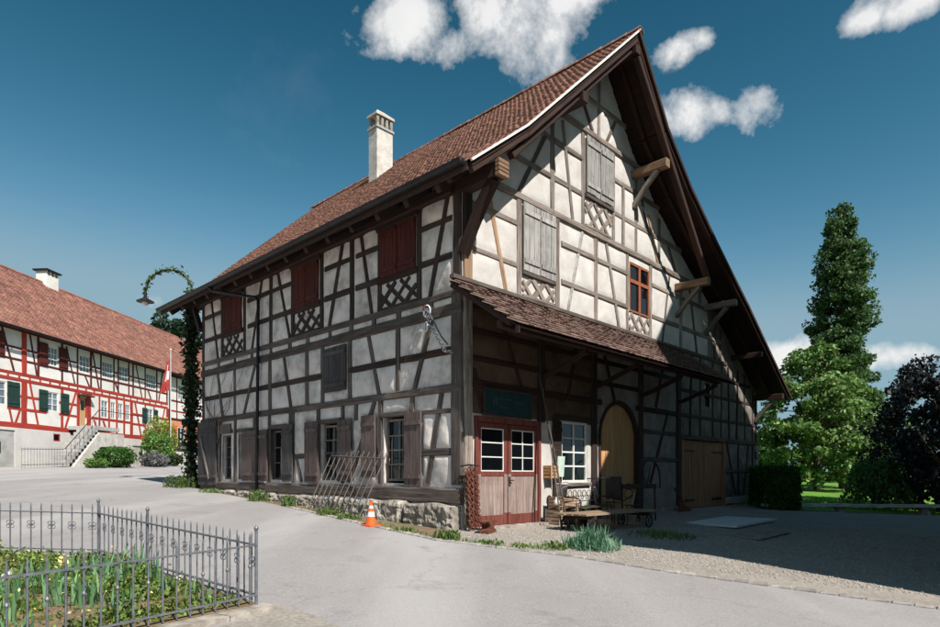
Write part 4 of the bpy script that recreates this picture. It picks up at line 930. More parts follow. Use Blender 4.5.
def red_house_yard():
    rz = R_(85.4)
    gzu = lambda u, off: gz(RW(u, off).x, RW(u, off).y)
    # stairs up to the door
    st = thing('stone_stairs', 'grey stone stairs with iron handrail rising to the farmhouse door', 'stairs', (X0r, Y0r, 0), rz)
    n = 12; z0 = gzu(2, 1.5); z1 = 4.1
    for i in range(n):
        u = 2.1+i*.235; z = z0+(z1-z0)*(i+1)/n
        MB().box((u, -2.0, z-.19), (u+.34, -.9, z)).build('step', 'concrete', st)
    MB().poly([(2.2, z0-.2), (7.2, z0-.2), (7.2, z1-.4), (4.9, z1-.4), (2.6, z0-.1)], [], lambda x, z: (x, -2.05, z), lambda x, z: (x, -1.75, z)).build('cheek_wall', 'stone_light', st)
    MB().box((4.9, -1.74, z1-.22), (7.2, -.04, z1)).build('landing', 'concrete', st)
    MB().tube([(2.1, -2.0, z0+1.0), (4.9, -2.0, z1+.95), (10.5, -2.0, z1+.95)], .025, 5).build('handrail', 'metal_dark', st)
    for i in range(9): u = 2.2+i*.35; zb = z0+max(0, (u-2.1)/2.8)*(z1-z0); MB().tube([(u, -2.0, zb), (u, -2.0, zb+1.0)], .012, 4).build('baluster', 'metal_dark', st)
    # terrace wall along the front garden
    tw = thing('terrace_wall', 'low pale terrace wall below the farmhouse front garden', 'wall', (X0r, Y0r, 0), rz)
    MB().box((7.22, -2.6, 1.2), (15.5, -2.3, 3.0)).build('wall_body', 'stone_light', tw); MB().box((7.2, -2.65, 3.002), (15.5, -2.25, 3.08)).build('coping', 'concrete', tw); MB().box((7.22, -2.28, 1.2), (15.5, -.06, 2.9)).build('planting_bed', 'soil', tw)
    # front wall with lattice fence nearer the road
    lf = thing('lattice_fence', 'dark diagonal lattice fence on a low wall behind the flagpole', 'fence', (X0r, Y0r, 0), rz)
    MB().box((7.6, -3.3, 1.3), (16.5, -3.05, 2.78)).build('low_wall', 'stone_light', lf)
    MB().box((7.6, -3.2, 2.8), (16.5, -3.14, 2.86)).build('bottom_rail', 'metal_dark', lf); MB().box((7.6, -3.2, 3.4), (16.5, -3.14, 3.46)).build('top_rail', 'metal_dark', lf)
    sl = MB().box((-.4, -.012, -.025), (.4, .012, .025)).mesh('slat'); sl.materials.append(MATS['metal_dark'])
    for i in range(29):
        for sg in (1, -1):
            o = bpy.data.objects.new('slat', sl); COL.objects.link(o); o.parent = lf; o.location = (7.9+i*.3, -3.17+.016*sg, 3.12); o.rotation_euler = (0, sg*.86, 0)
    # iron railing by the garage
    ra = thing('iron_railing', 'thin iron railing beside the farmhouse garage', 'railing', (X0r, Y0r, 0), rz)
    zb = gzu(0, 2.4)
    for z in (zb+.15, zb+.95): MB().tube([(-1.4, -2.4, z), (1.5, -2.4, z+.1)], .02, 5).build('rail', 'iron_grey', ra)
    for i in range(15): u = -1.4+i*.2; MB().tube([(u, -2.4, zb+.0+i*.007), (u, -2.4, zb+1.05+i*.007)], .012, 4).build('baluster', 'iron_grey', ra)
    # annex front path
    # flagpole and hanging flag
    p = RW(9.35, 3.9); fp = thing('flagpole', 'white flagpole standing before the farmhouse', 'flagpole', (p.x, p.y, gz(p.x, p.y)))
    Yp = p.y; ztop = EYE+(475-350)*Yp/622; zg = gz(p.x, p.y)
    MB().tube([(0, 0, 0), (0, 0, (ztop-zg)*.6), (0, 0, ztop-zg)], [.035, .03, .022], 8).build('pole', 'iron_white', fp); MB().lathe([(.01, -.03), (.06, 0), (.06, .05), (.01, .1)], 8, (0, 0, ztop-zg)).build('finial', 'paint_white', fp)
    fl = thing('flag', 'red flag with white cross hanging limp from the flagpole', 'flag', (p.x, p.y, 0))
    def fv(a, b):   # hanging folds
        x = -.04-.62*a*(.35+.65*b); y = .09*math.sin(a*9+b*2)*(.4+b); return (x, y, EYE+(475-359)*Yp/622-2.05*b-.25*a)
    nu, nv = 10, 14; mb = MB(); mw = MB()
    vs = [fv(i/nu, j/nv) for j in range(nv+1) for i in range(nu+1)]
    red = []; white = []
    for j in range(nv):
        for i in range(nu):
            a = (i+.5)/nu; b = (j+.5)/nv; q = (j*(nu+1)+i, j*(nu+1)+i+1, (j+1)*(nu+1)+i+1, (j+1)*(nu+1)+i)
            (white if (abs(a-.5) < .11 and abs(b-.5) < .34) or (abs(b-.5) < .11 and abs(a-.5) < .34) else red).append(q)
    mb.v = vs; mb.f = red; mw.v = vs; mw.f = white
    mb.build('flag_cloth', 'flag_red', fl, True); mw.build('cross', 'paint_white', fl, True)
red_house_yard()

# ================================================================== barn across the yard (right of the view), its gable shades the yard
def unseen_barn():
    # unseen barn added past the right edge of the view, fitted to the yard shadow
    d = 9.2; r = .20; y0 = -d-.4; y1 = -d-16; sk = 3.4
    B = thing('unseen_barn', 'unseen tall plank barn across the gravel yard, shaped to cast its gabled shadow', 'barn', C0, HROT)
    k = lambda t, z, dist: (t-r*dist, z+1.07*dist)
    pk = k(10.2, 7.57, d); le = k(1.04, -.1, d-3.09); re = (pk[0]+9.0, pk[1]-6.5)
    def loop(o): return [(le[0]+.5+o, -1.2), (re[0]-.3, -1.2), (re[0]-.3, re[1]-.1), (pk[0], pk[1]-.3), (le[0]+.5+o, le[1]+.2)]
    MB().poly(loop(0), [[(7, -1.1), (10.5, -1.1), (10.5, 3.2), (7, 3.2)]], lambda x, z: (x, y0, z), lambda x, z: (x, y0-.2, z)).build('gable_wall', 'wood_barn', B)
    MB().poly(loop(sk), [], lambda x, z: (x, y1, z), lambda x, z: (x, y1+.2, z)).build('rear_gable_wall', 'wood_barn', B)
    a0, a1 = le[0]+.5, le[0]+.5+sk
    MB().add([(a0, y0-.2, -1.2), (a0+.2, y0-.2, -1.2), (a1+.2, y1+.2, -1.2), (a1, y1+.2, -1.2), (a0, y0-.2, le[1]+.2), (a0+.2, y0-.2, le[1]+.2), (a1+.2, y1+.2, le[1]+.2), (a1, y1+.2, le[1]+.2)], [(3,2,1,0),(4,5,6,7),(0,1,5,4),(1,2,6,5),(2,3,7,6),(3,0,4,7)]).build('side_wall', 'wood_barn', B)
    MB().box((re[0]-.5, y1+.2, -1.2), (re[0]-.3, y0-.2, re[1]-.1)).build('side_wall', 'wood_barn', B)
    for e, o in ((le, sk), (re, 0)):
        v = []
        for yy, oo in ((-d, 0), (y1-.4, o)):
            A = Vector((e[0]+oo, 0, e[1])); P = Vector((pk[0], 0, pk[1])); n = Vector((0, 0, 1))
            v += [(q.x, yy, q.z) for q in (A, P, P-n*.18, A-n*.18)]
        MB().add(v, [(0,1,2,3),(7,6,5,4),(0,4,5,1),(1,5,6,2),(2,6,7,3),(3,7,4,0)]).build('roof_slope', 'tile_roof', B)
    for i in range(8): MB().box((7.05+i*.43, y0-.1, -.8), (7.05+i*.43+.42, y0, 3.15)).build('door_plank', 'wood_barn', B)
    for i in range(24):
        t = le[0]+.7+i*(re[0]-le[0]-1.2)/24
        zt = le[1]+(t-le[0])*(pk[1]-le[1])/(pk[0]-le[0]) if t < pk[0] else pk[1]-(t-pk[0])*.7
        MB().box((t, y0+.002, 3.3 if 6.8 < t < 10.6 else -.8), (t+.1, y0+.03, zt-.6)).build('cover_strip', 'timber_grey', B)
unseen_barn()

# ================================================================== vegetation
def leaf_mesh(name, P, size, m, parent=None, kind=None, droop=0.):
    P = np.asarray(P, float); n = len(P)
    a = rng.normal(size=(n, 3)); a /= np.linalg.norm(a, axis=1)[:, None]; a[:, 2] -= droop; a /= np.linalg.norm(a, axis=1)[:, None]
    b = rng.normal(size=(n, 3)); b -= (b*a).sum(1)[:, None]*a; b /= np.linalg.norm(b, axis=1)[:, None]
    s = size*rng.uniform(.6, 1.35, n)[:, None]
    V = np.stack([P-a*s, P+b*s*.55, P+a*s, P-b*s*.55], 1).reshape(-1, 3)
    return raw(name, V, np.arange(n*4).reshape(-1, 4), m, parent, kind)
def clump_pts(centers, radii, per):
    out = []
    for c, r in zip(centers, radii):
        d = rng.normal(size=(per, 3)); d /= np.linalg.norm(d, axis=1)[:, None]; out.append(np.asarray(c)+d*r*rng.uniform(.35, 1.05, per)[:, None]**.6*np.array([1, 1, .75]))
    return np.concatenate(out)
def limbs(mb, base, top, ends, r0):
    base = Vector(base); top = Vector(top)
    pts = [base+(top-base)*k+Vector((random.uniform(-.06, .06), random.uniform(-.06, .06), 0)) for k in np.linspace(0, 1, 6)]
    mb.tube(pts, [r0*(1-.85*k) for k in np.linspace(0, 1, 6)], 8)
    for e in ends:
        e = Vector(e); k = random.uniform(.25, .85); p = base+(top-base)*k
        if e.z < p.z: p = base+(top-base)*max(.12, min(.8, (e.z-base.z)/(top.z-base.z)-.15))
        mid = (p+e)/2+Vector((0, 0, .12*(e-p).length)); mb.tube([p, mid, e], [r0*.35*(1-k*.5), r0*.2, r0*.05], 5)
def tree(name, label, base, h, crown, nclump, per, csize, leaf, lm, cat='tree', r0=.2, group=None, z0f=.15, surf=.6):
    """crown(u) -> half width at height fraction u"""
    t = thing(name, label, cat, base, 0, group)
    cs = []; rs = []
    while len(cs) < nclump:
        u = random.uniform(z0f, 1); w = crown(u)
        if random.random() > w/max(crown(x) for x in np.linspace(z0f, 1, 12)): continue
        a = random.random()*6.283; k = random.uniform(surf, 1)**.7 if random.random() < .75 else random.random()
        cs.append((w*k*math.cos(a), w*k*math.sin(a), u*h)); rs.append(csize*random.uniform(.6, 1.25))
    P = clump_pts(cs, rs, per)
    leaf_mesh('crown', P, leaf, lm, t)
    mb = MB(); limbs(mb, (0, 0, -.15), (0, 0, h*.9), random.sample(cs, min(34, len(cs))), r0); mb.build('trunk', 'bark', t, True)
    return t
def interp(tab):
    return lambda u: float(np.interp(u, [a for a, b in tab], [b for a, b in tab]))
tree('poplar_tree', 'tall slender poplar rising behind the leafy tree', G(26.9, 45), 20.4, interp([(.05, .6), (.15, 1.7), (.4, 2.15), (.62, 2.0), (.8, 1.5), (.92, .9), (1, .12)]), 460, 120, .62, .13, 'leaf_poplar', r0=.35, z0f=.08, surf=.25)
tree('leafy_tree', 'light green broadleaf tree between the house gable and the poplar', G(18.6, 33.5), 8.1, interp([(.05, 1.4), (.2, 2.7), (.45, 3.0), (.7, 2.3), (.9, 1.2), (1, .5)]), 210, 90, .5, .13, 'leaf_tree', r0=.16, z0f=.1)
tree('dark_tree', 'dense dark purple-leaved tree at the right edge of the yard', G(18.2, 24), 5.9, interp([(.0, 1.6), (.2, 2.5), (.5, 2.7), (.75, 2.1), (.92, 1.2), (1, .5)]), 230, 95, .45, .095, 'leaf_dark', r0=.18, z0f=.03)
tree('shade_tree', 'dark tree trunk under foliage beyond the lawn behind the leafy tree', G(21.6, 36), 6.5, interp([(.25, 1.0), (.5, 2.6), (.8, 2.2), (1, .6)]), 110, 80, .55, .15, 'leaf_poplar', r0=.32, z0f=.3)
for i, (x, y, h, w) in enumerate(((22, 52, 5.5, 3.6), (29.5, 50, 6.0, 3.6), (35, 52, 7, 4.2), (41, 48, 7, 4), (16.5, 48, 5, 3.2), (33, 40, 5, 3))):
    tree('far_shrub', ('low green thicket behind the poplar trunk', 'green thicket right of the poplar trunk', 'tall thicket behind the dark tree', 'thicket at the far right behind the dark tree', 'thicket just right of the house eave', 'bushy thicket close behind the dark tree')[i], G(x, y), h, interp([(0, w*.8), (.4, w), (.8, w*.7), (1, .4)]), 70, 70, .7, .2, 'leaf_bush' if i % 2 else 'leaf_poplar', 'shrub', .15, 'thickets beyond the lawn', 0.)
for i, (x, y, h) in enumerate(((-42, 80, 18.2), (-36.5, 76, 18.6), (-33.5, 80, 18.4))):
    tree('far_tree', ('leftmost dark treetop behind the farmhouse ridge', 'middle dark treetop behind the farmhouse ridge', 'dark treetop nearest the ivy lamp post behind the farmhouse')[i], G(x, y), h-1+.5, interp([(.3, 1.5), (.6, 3.2), (.9, 2.4), (1, .8)]), 60, 60, .9, .3, 'leaf_far', r0=.35, group='trees behind the farmhouse', z0f=.35)
def weeping_bush():
    t = thing('weeping_shrub', 'low green shrub with drooping branches on the lawn', 'shrub', G(15.4, 23.6))
    P = []; mb = MB()
    for k in range(95):
        a = random.random()*6.283; R = random.uniform(.4, 1.35); h = random.uniform(.9, 1.85)
        pts = [Vector((0, 0, .1)), Vector((R*.35*math.cos(a), R*.35*math.sin(a), h*.85)), Vector((R*.7*math.cos(a), R*.7*math.sin(a), h)), Vector((R*math.cos(a), R*math.sin(a), h*random.uniform(.1, .5)))]
        mb.tube(pts, [.02, .014, .01, .004], 4)
        for j in range(60):
            u = random.uniform(.5, 3); i = min(2, int(u)); q = pts[i].lerp(pts[i+1], u-i); P.append(q+Vector((random.gauss(0, .07), random.gauss(0, .07), random.gauss(0, .07))))
    leaf_mesh('foliage', P, .075, 'leaf_bush', t, droop=.6); mb.build('stem', 'bark', t)
weeping_bush()
def hedge():
    t = thing('clipped_hedge', 'box-clipped dark green hedge beside the house corner', 'hedge', G(11.1, 22.8), R_(-12))
    P = []; w, d, h = 1.15, 2.6, 1.46
    for _ in range(15000):
        x = random.uniform(-w/2, w/2); y = random.uniform(-d/2, d/2); z = random.uniform(0, h); f = random.random()
        if f < .35: y = -d/2+abs(random.gauss(0, .05))
        elif f < .6: x = (w/2-abs(random.gauss(0, .05)))*random.choice((-1, 1))
        elif f < .85: z = h-abs(random.gauss(0, .05))
        k = .05*noise.noise(Vector((x*2, y*2, z*2)))+(abs(random.gauss(0, .05)) if random.random() < .12 else 0); P.append((x*(1+k*1.5), y*(1+k), z*(1+k)))
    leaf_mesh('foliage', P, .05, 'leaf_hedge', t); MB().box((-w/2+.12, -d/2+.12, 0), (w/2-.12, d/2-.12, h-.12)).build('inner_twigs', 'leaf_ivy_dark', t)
hedge()
def blades(name, pts, hmin, hmax, wid, m, parent=None, kind=None, lean=.45):
    n = len(pts); P = np.asarray([tuple(p) for p in pts]); a = rng.uniform(0, 6.283, n); h = rng.uniform(hmin, hmax, n); ln = np.abs(rng.normal(0, lean, n))
    d = np.stack([np.cos(a), np.sin(a), np.zeros(n)], 1); s = np.stack([-np.sin(a), np.cos(a), np.zeros(n)], 1)*(wid*rng.uniform(.7, 1.2, n))[:, None]
    up = np.array([0, 0, 1.])
    m1 = P+up*(h*.6)[:, None]+d*(h*ln*.35)[:, None]; tp = P+up*(h*np.clip(1-.25*ln, .4, 1))[:, None]+d*(h*ln)[:, None]
    V = np.stack([P-s, P+s, m1+s*.85, m1-s*.85, tp+s*.12, tp-s*.12], 1).reshape(-1, 3)
    b = (np.arange(n)*6)[:, None]; F = np.concatenate([b+np.array([[0, 1, 2, 3]]), b+np.array([[3, 2, 4, 5]])])
    return raw(name, V, F, m, parent, kind)
pts = []
while len(pts) < 9000:
    x = random.uniform(9.8, 26); y = random.uniform(22, 40)
    if y > 22.5: pts.append(G(x, y, -.01))
tag(blades('lawn_grass', pts, .08, .26, .012, 'leaf_lawn', kind='stuff'), 'sunlit long grass of the lawn behind the yard', 'grass')
# weeds along the verge
def weed(label, x, y, R, h, n, m='leaf_weed', name='weed_clump', group='weeds along the road edge', wid=.012, leafy=0):
    t = thing(name, label, 'weed', G(x, y, .004), 0, group)
    pts = []
    for _ in range(n): a = random.random()*6.283; r = R*random.random()**.7; pts.append((r*math.cos(a), r*math.sin(a), gz(x+r*math.cos(a), y+r*math.sin(a))-gz(x, y)))
    if R > .4:
        blades('blades', [p for p in pts if math.hypot(p[0], p[1]) < R*.55], h*.6, h*1.1, wid, m, t, 'stuff', lean=.45); blades('outer_blades', [p for p in pts if math.hypot(p[0], p[1]) >= R*.55], h*.25, h*.7, wid, m, t, 'stuff', lean=.9)
    else: blades('blades', pts, h*.4, h, wid, m, t, 'stuff', lean=.6)
    if leafy:
        P = [(p[0]*.9, p[1]*.9, p[2]+random.uniform(.02, h*.8)) for p in random.choices(pts, k=leafy)]
        leaf_mesh('leaves', P, .035, m, t)
def verge_pt(px):   # not used for lining up: simple positions along the verge
    return px
weed('big bluish tuft of long grass in front of the low plank trolley', 2.15, 10.95, .5, .42, 420, 'leaf_grassblue', name='grass_tuft', wid=.011)
weed('low grass just left of the big bluish tuft', 1.45, 10.75, .28, .13, 90, leafy=40)
weed('bright weeds at the road edge below the chain by the door', -.42, 11.45, .26, .2, 120, leafy=160)
weed('thin weeds on the road edge in front of the red door', .35, 11.02, .26, .08, 60, leafy=50)
weed('weeds on the road edge midway between chain and bluish tuft', .95, 10.78, .26, .09, 60, leafy=30)
weed('leafy weed under the downpipe on the verge', -6.1, 17.9, .3, .4, 60, leafy=260)
weed('upright weed left of the iron grate on the verge', -4.85, 16.65, .22, .38, 60, leafy=160)
weed('weeds at the foot of the leaning iron grate', -3.35, 14.9, .32, .22, 120, leafy=140)
weed('small weeds on the verge behind the traffic cone', -2.75, 14.2, .3, .14, 120, leafy=60)
weed('small weed by the road edge right of the traffic cone', -1.35, 12.35, .25, .1, 80, leafy=30)
weed('bushy weeds at the foot of the ivy lamp post', -10.2, 22.4, .8, .5, 200, 'leaf_vine', leafy=900)
weed('strip of weeds below the far corner of the shaded wall', -8.4, 20.5, .5, .14, 200, leafy=60)
weed('dark weeds in the shade beside the grindstone frame', 4.0, 13.0, .7, .18, 260)
pts = []
for _ in range(650):
    k = random.random(); i = int(k*6); a = Vector(ROADEDGE[min(i+1, 6)]); b = Vector(ROADEDGE[min(i+2, 7)]); p = a.lerp(b, random.random()); pts.append(G(p.x+random.gauss(.14, .1), p.y+random.gauss(.14, .1), .0))
tag(blades('verge_grass', pts, .03, .1, .008, 'leaf_weed', kind='stuff'), 'short sparse grass growing along the edge of the road', 'grass')
def shrubs_left():
    for nm, lb, x, y, R, h, m, n in (('round_shrub', 'rounded green shrub by the farmhouse stairs', *RW(4.1, 3.6)[:2], 1.15, 1.25, 'leaf_hedge', 2600), ('lavender_shrub', 'greyish lavender bush right of the rounded shrub', *RW(7.0, 4.2)[:2], .85, .9, 'leaf_lavender', 1300), ('low_shrub', 'small dark green bush left of the rounded shrub', *RW(2.4, 3.6)[:2], .6, .55, 'leaf_bush', 600),
                                     ('flowering_shrub', 'tall yellow-green shrub in front of the farmhouse windows', *RW(9.6, 3.0)[:2], 1.1, 3.3, 'leaf_yellow', 2600), ('leafy_shrub', 'green shrub left of the lattice fence', *RW(8.3, 3.6)[:2], 1.0, 2.3, 'leaf_bush', 1800), ('trailing_shrub', 'yellow-green shrub trailing over the lattice fence', *RW(12.2, 1.5)[:2], 1.2, 2.6, 'leaf_yellow', 1500), ('dark_shrub', 'dark potted-looking bush below the terrace wall', *RW(9.2, 4.2)[:2], .55, .9, 'leaf_ivy_dark', 700)):
        t = thing(nm, lb, 'shrub', G(x, y)); P = []
        for _ in range(n):
            d = Vector((random.gauss(0, 1), random.gauss(0, 1), random.gauss(0, 1))).normalized(); k = random.uniform(.4, 1)**.5*(1+.22*noise.noise(d*2.3+Vector((x, y, 0)))); P.append((d.x*R*k, d.y*R*k, h*.5+d.z*h*.5*k))
        leaf_mesh('foliage', P, .085 if R < 1.2 else .11, m, t); MB().tube([(0, 0, -.1), (0, 0, h*.6)], [.05, .02], 5).build('stem', 'bark', t)
shrubs_left()

# ================================================================== ivy lamp post
def lamp_post():
    Yl = 22.6; x = (190-470)/622*Yl; zg = gz(x, Yl)
    t = thing('street_lamp', 'ivy-wrapped street lamp with curved arm at the house corner', 'street lamp', (x, Yl, zg))
    sc = Yl/622; zz = lambda py: EYE+(475-py)*sc-zg; xx = lambda px: (px-190)*sc
    MB().tube([(0, 0, -.1), (0, 0, zz(312))], [.09, .06], 8).build('pole', 'metal_dark', t)
    arc = [(0, 0, zz(312))]+[(xx(169)+.86*math.cos(a)*1.0, 0, zz(294)+.88*math.sin(a)) for a in np.linspace(-.25, math.pi, 14)]
    MB().tube(arc, .035, 6).build('arm', 'metal_dark', t)
    ex, ez = arc[-1][0], arc[-1][2]
    ld = MB().lathe([(.05, .08), (.06, -.12), (.12, -.17), (.30, -.27), (.30, -.29), (.1, -.29)], 14, (ex, 0, ez)).build('lamp_head', 'metal_dark', t, False)
    MB().lathe([(.02, -.42), (.1, -.38), (.13, -.29)], 12, (ex, 0, ez)).build('bulb_cover', 'lamp_glass', ld, True)
    P = []
    for _ in range(4200):
        z = random.uniform(.0, zz(300)); a = random.random()*6.283; r = abs(random.gauss(.12, .12))*(1.0+.5*noise.noise(Vector((0, 0, z*1.3)))); P.append((r*math.cos(a)+.05, r*math.sin(a), z))
    leaf_mesh('ivy', P, .085, 'leaf_ivy_dark', t)
    P = []
    for q in arc:
        for _ in range(12): P.append((q[0]+random.gauss(0, .06), random.gauss(0, .06), q[2]+random.gauss(.02, .06)))
    for i in range(len(arc)-1):
        for _ in range(9):
            u = random.random(); P.append(tuple(arc[i][k]*(1-u)+arc[i+1][k]*u+random.gauss(0, .05) for k in range(3)))
    for _ in range(60): P.append((arc[3][0]-.15+random.gauss(0, .08), random.gauss(0, .05), arc[3][2]-.25+random.gauss(0, .14)))
    leaf_mesh('arm_vine', P, .06, 'leaf_vine', t)
lamp_post()
a = Vector((-16.5, 34, 10.6)); b = Vector((-10.2, 25, 7.6))
o = MB().tube([a.lerp(b, k)+Vector((0, 0, -.5*math.sin(k*math.pi))) for k in np.linspace(0, 1, 9)], .012, 4).build('overhead_cable', 'metal_dark'); tag(o, 'thin overhead cable crossing the sky to the lamp post', 'cable')

# ================================================================== bench, slab, foreground garden
def stone_bench():
    t = thing('long_bench', 'long low plank bench on stone blocks at the edge of the lawn', 'bench', G(13.2, 21.75), R_(-2))
    MB().box((-2.9, -.2, .2), (0.05, .2, .3)).build('seat_plank', 'stone_light', t); MB().box((.07, -.2, .18), (3.2, .2, .28)).build('seat_plank', 'stone_light', t)
    for x in (-2.6, -.3, 2.6): MB().lathe([(.22, -.1), (.2, 0), (.15, .06), (.15, .12), (.22, .178)], 8, (x, 0, 0)).build('support', 'stone', t)
stone_bench()
s = thing('floor_slab', 'pale flat concrete slab lying on the shaded gravel', 'slab', gl(7.6, -2.62, .005), HROT)
MB().poly([(-1.7, -.75), (1.55, -.62), (1.65, .85), (-1.45, .62)], [], lambda x, y: (x, y, .05), lambda x, y: (x, y, 0)).build('top', 'mortar', s)
s = thing('manhole_plate', 'flat rusty plate set in the gravel in front of the pale slab', 'plate', gl(5.2, -4.0, .004), HROT)
MB().poly([(-1.0, -.5), (1.1, -.45), (1.0, .5), (-.9, .55)], [], lambda x, y: (x, y, .02), lambda x, y: (x, y, 0)).build('cover', 'stone', s)

P1, P2, P3, P4 = Vector((-2.11, 6.14)), Vector((-4.97, 8.32)), Vector((-8.2, 8.05)), Vector((-3.95, 3.23))
def garden():
    bed = [(p.x, p.y) for p in (P1, P2, P3, Vector((-9, 4.5)), P4)]
    sheet('garden_soil', bed, 'soil', .05, thick=.12)
    # kerb under the near side and the small stony patch beyond it
    k = thing('garden_kerb', 'worn concrete kerb under the near side of the garden fence', 'kerb'); k['kind'] = 'structure'; del k['category']
    d = (P4-P1).normalized(); nn = Vector((-d.y, d.x)); L = (P4-P1).length; x = -.1
    while x < L:
        l = random.uniform(.45, .7); p = P1+d*(x+l/2)+nn*.13
        mb = MB(); mb.box((-l/2+.006, -.13, -.12), (l/2-.006, .09, .045+random.uniform(-.006, .008))); o = mb.build('kerb_stone', 'stone', k); o.location = G(p.x, p.y); o.rotation_euler = (0, 0, math.atan2(d.y, d.x)); x += l
    sheet('stony_patch', [(-2.0, 6.33), (-1.5, 5.95), (-1.05, 5.45), (-.7, 4.6), (-2.6, 3.0), (-3.6, 3.0), tuple(P1+nn*.25)], 'gravel', .005)
    F = thing('garden_fence', 'low grey wrought-iron fence around the flower bed', 'fence')
    bl = MB().tube([(0, 0, .06), (0, 0, .70), (0, 0, .74)], [.0085, .0085, .003], 6).mesh('baluster'); bl.materials.append(MATS['iron_grey'])
    sm = MB()
    for sx in (-1, 1):
        for sz in (-1, 1): sm.torus((sx*.026, 0, sz*.026), (0, 1, 0), .022, .005, 8, 4)
    sm.box((-.012, -.012, -.014), (.012, .012, .014)); scr = sm.mesh('scroll'); scr.materials.append(MATS['iron_grey'])
    kn = MB().lathe([(.009, -.02), (.018, 0), (.009, .02)], 8).mesh('knop'); kn.materials.append(MATS['iron_grey'])
    po = MB().tube([(0, 0, -.05), (0, 0, .765)], .016, 8); po.lathe([(.006, .765), (.02, .77), (.024, .79), (.012, .81), (.004, .82)], 8); po = po.mesh('post'); po.materials.append(MATS['iron_grey'])
    def inst(nm, me, loc, rz, parent=F):
        o = bpy.data.objects.new(nm, me); COL.objects.link(o); o.parent = parent; o.location = loc; o.rotation_euler = (0, 0, rz); return o
    for A, B, kind in ((P1, P4, 0), (P1, P2, 1), (P2, P3, 1)):
        d = (B-A); L = d.length; d.normalize(); rz = math.atan2(d.y, d.x); n = int(L/.125)
        for i in range(n):
            p = A+d*((i+.6)*L/n)
            b = inst('baluster', bl, G(p.x, p.y), rz)
            if kind and i % 2 == 0: o = inst('scroll', scr, (0, 0, .45), 0, b)
            if not kind and i % 2 == 0: o = inst('knop', kn, (0, 0, .42), 0, b)
        for h in (.13, .62):
            a3 = G(A.x, A.y, h); b3 = G(B.x, B.y, h)
            beam('rail', F, a3, b3, .036, .014, 'iron_grey', (0, 0, 1), 0)
    for p in (P1, P2, P3, P4, P1.lerp(P2, .62)): inst('post', po, G(p.x, p.y), 0)
    # plants
    def inside(p):
        poly = [P1, P2, P3, Vector((-9, 4.5)), P4]; s = None
        for a, b in zip(poly, poly[1:]+poly[:1]):
            c = (b-a).cross(p-a) if False else (b.x-a.x)*(p.y-a.y)-(b.y-a.y)*(p.x-a.x)
            if s is None: s = c > 0
            if (c > 0) != s: return False
            if abs(c)/(b-a).length < .1: return False
        return True
    lab = iter(range(1000)); cl = []
    proto = []
    for v in range(4):
        t = thing('iris_plant', 'clump of upright blue-green iris leaves in the fenced flower bed', 'plant', (0, 0, 0), 0, 'iris clumps in the flower bed')
        pts = [(random.gauss(0, .07), random.gauss(0, .07), 0) for _ in range(26)]; blades('leaves', pts, .14, .32, .013, 'leaf_iris', t, lean=.35); proto.append(t)
    spots = []
    tries = 0
    while len(spots) < 30 and tries < 4000:
        tries += 1
        q = P1.lerp(P2, random.random())*random.uniform(.0, 1)
        p = P1+(P2-P1)*random.random()*1.0+(P4-P1)*random.random()**1.2*1.15
        if not inside(p): continue
        if (p-P1).length > 2.3+.8*random.random(): continue
        if any((p-s).length < .2 for s in spots): continue
        spots.append(p)
    for i, p in enumerate(spots):
        o = proto[i] if i < 4 else copy_tree(proto[i % 4]); o.location = G(p.x, p.y, .05); o.rotation_euler = (0, 0, random.random()*6.28); k = random.uniform(.8, 1.15); o.scale = (k, k, k)
    # flowers on stems
    for i, p in enumerate(spots[:3]):
        c = ('petal_yellow', 'petal_peach', 'petal_white')[i % 3]
        t = thing('iris_flower', ('pale yellow', 'peach', 'white')[i % 3]+' iris bloom on a stem in the fenced flower bed', 'flower', G(p.x+.05, p.y+.05, .05), 0, ('pale yellow', 'peach', 'white')[i % 3]+' iris blooms')
        h = random.uniform(.34, .42); MB().tube([(0, 0, 0), (.01, 0, h)], .006, 5).build('stem', 'leaf_iris', t)
        P = [(random.gauss(0, .025), random.gauss(0, .025), h+random.gauss(.02, .025)) for _ in range(16)]; leaf_mesh('petals', P, .024, c, t, 'stuff')
    P = []; n = 0
    while len(P) < 27000:
        p = Vector((random.uniform(-8.5, -2), random.uniform(3.3, 8.3)))
        if not inside(p): continue
        dn = noise.noise(Vector((p.x*1.3, p.y*1.3, 0)))
        if dn < -.12 and random.random() < .85: continue
        g = G(p.x, p.y, .05); P.append((g.x, g.y, g.z+abs(random.gauss(0, .05))*(1.1+dn)))
    tag(leaf_mesh('ground_cover', P, .027, 'leaf_cover', None, 'stuff'), 'mixed low green and yellowish ground cover filling the flower bed', 'ground cover')
    P2b = []
    while len(P2b) < 500:
        p = Vector((random.uniform(-8.5, -2), random.uniform(3.3, 8.3)))
        if inside(p): g = G(p.x, p.y, .08); P2b.append((g.x, g.y, g.z+abs(random.gauss(0, .1))))
    tag(leaf_mesh('small_blossoms', P2b, .016, 'petal_yellow', None, 'stuff'), 'tiny pale blossoms dotted through the flower bed', 'blossoms')
garden()

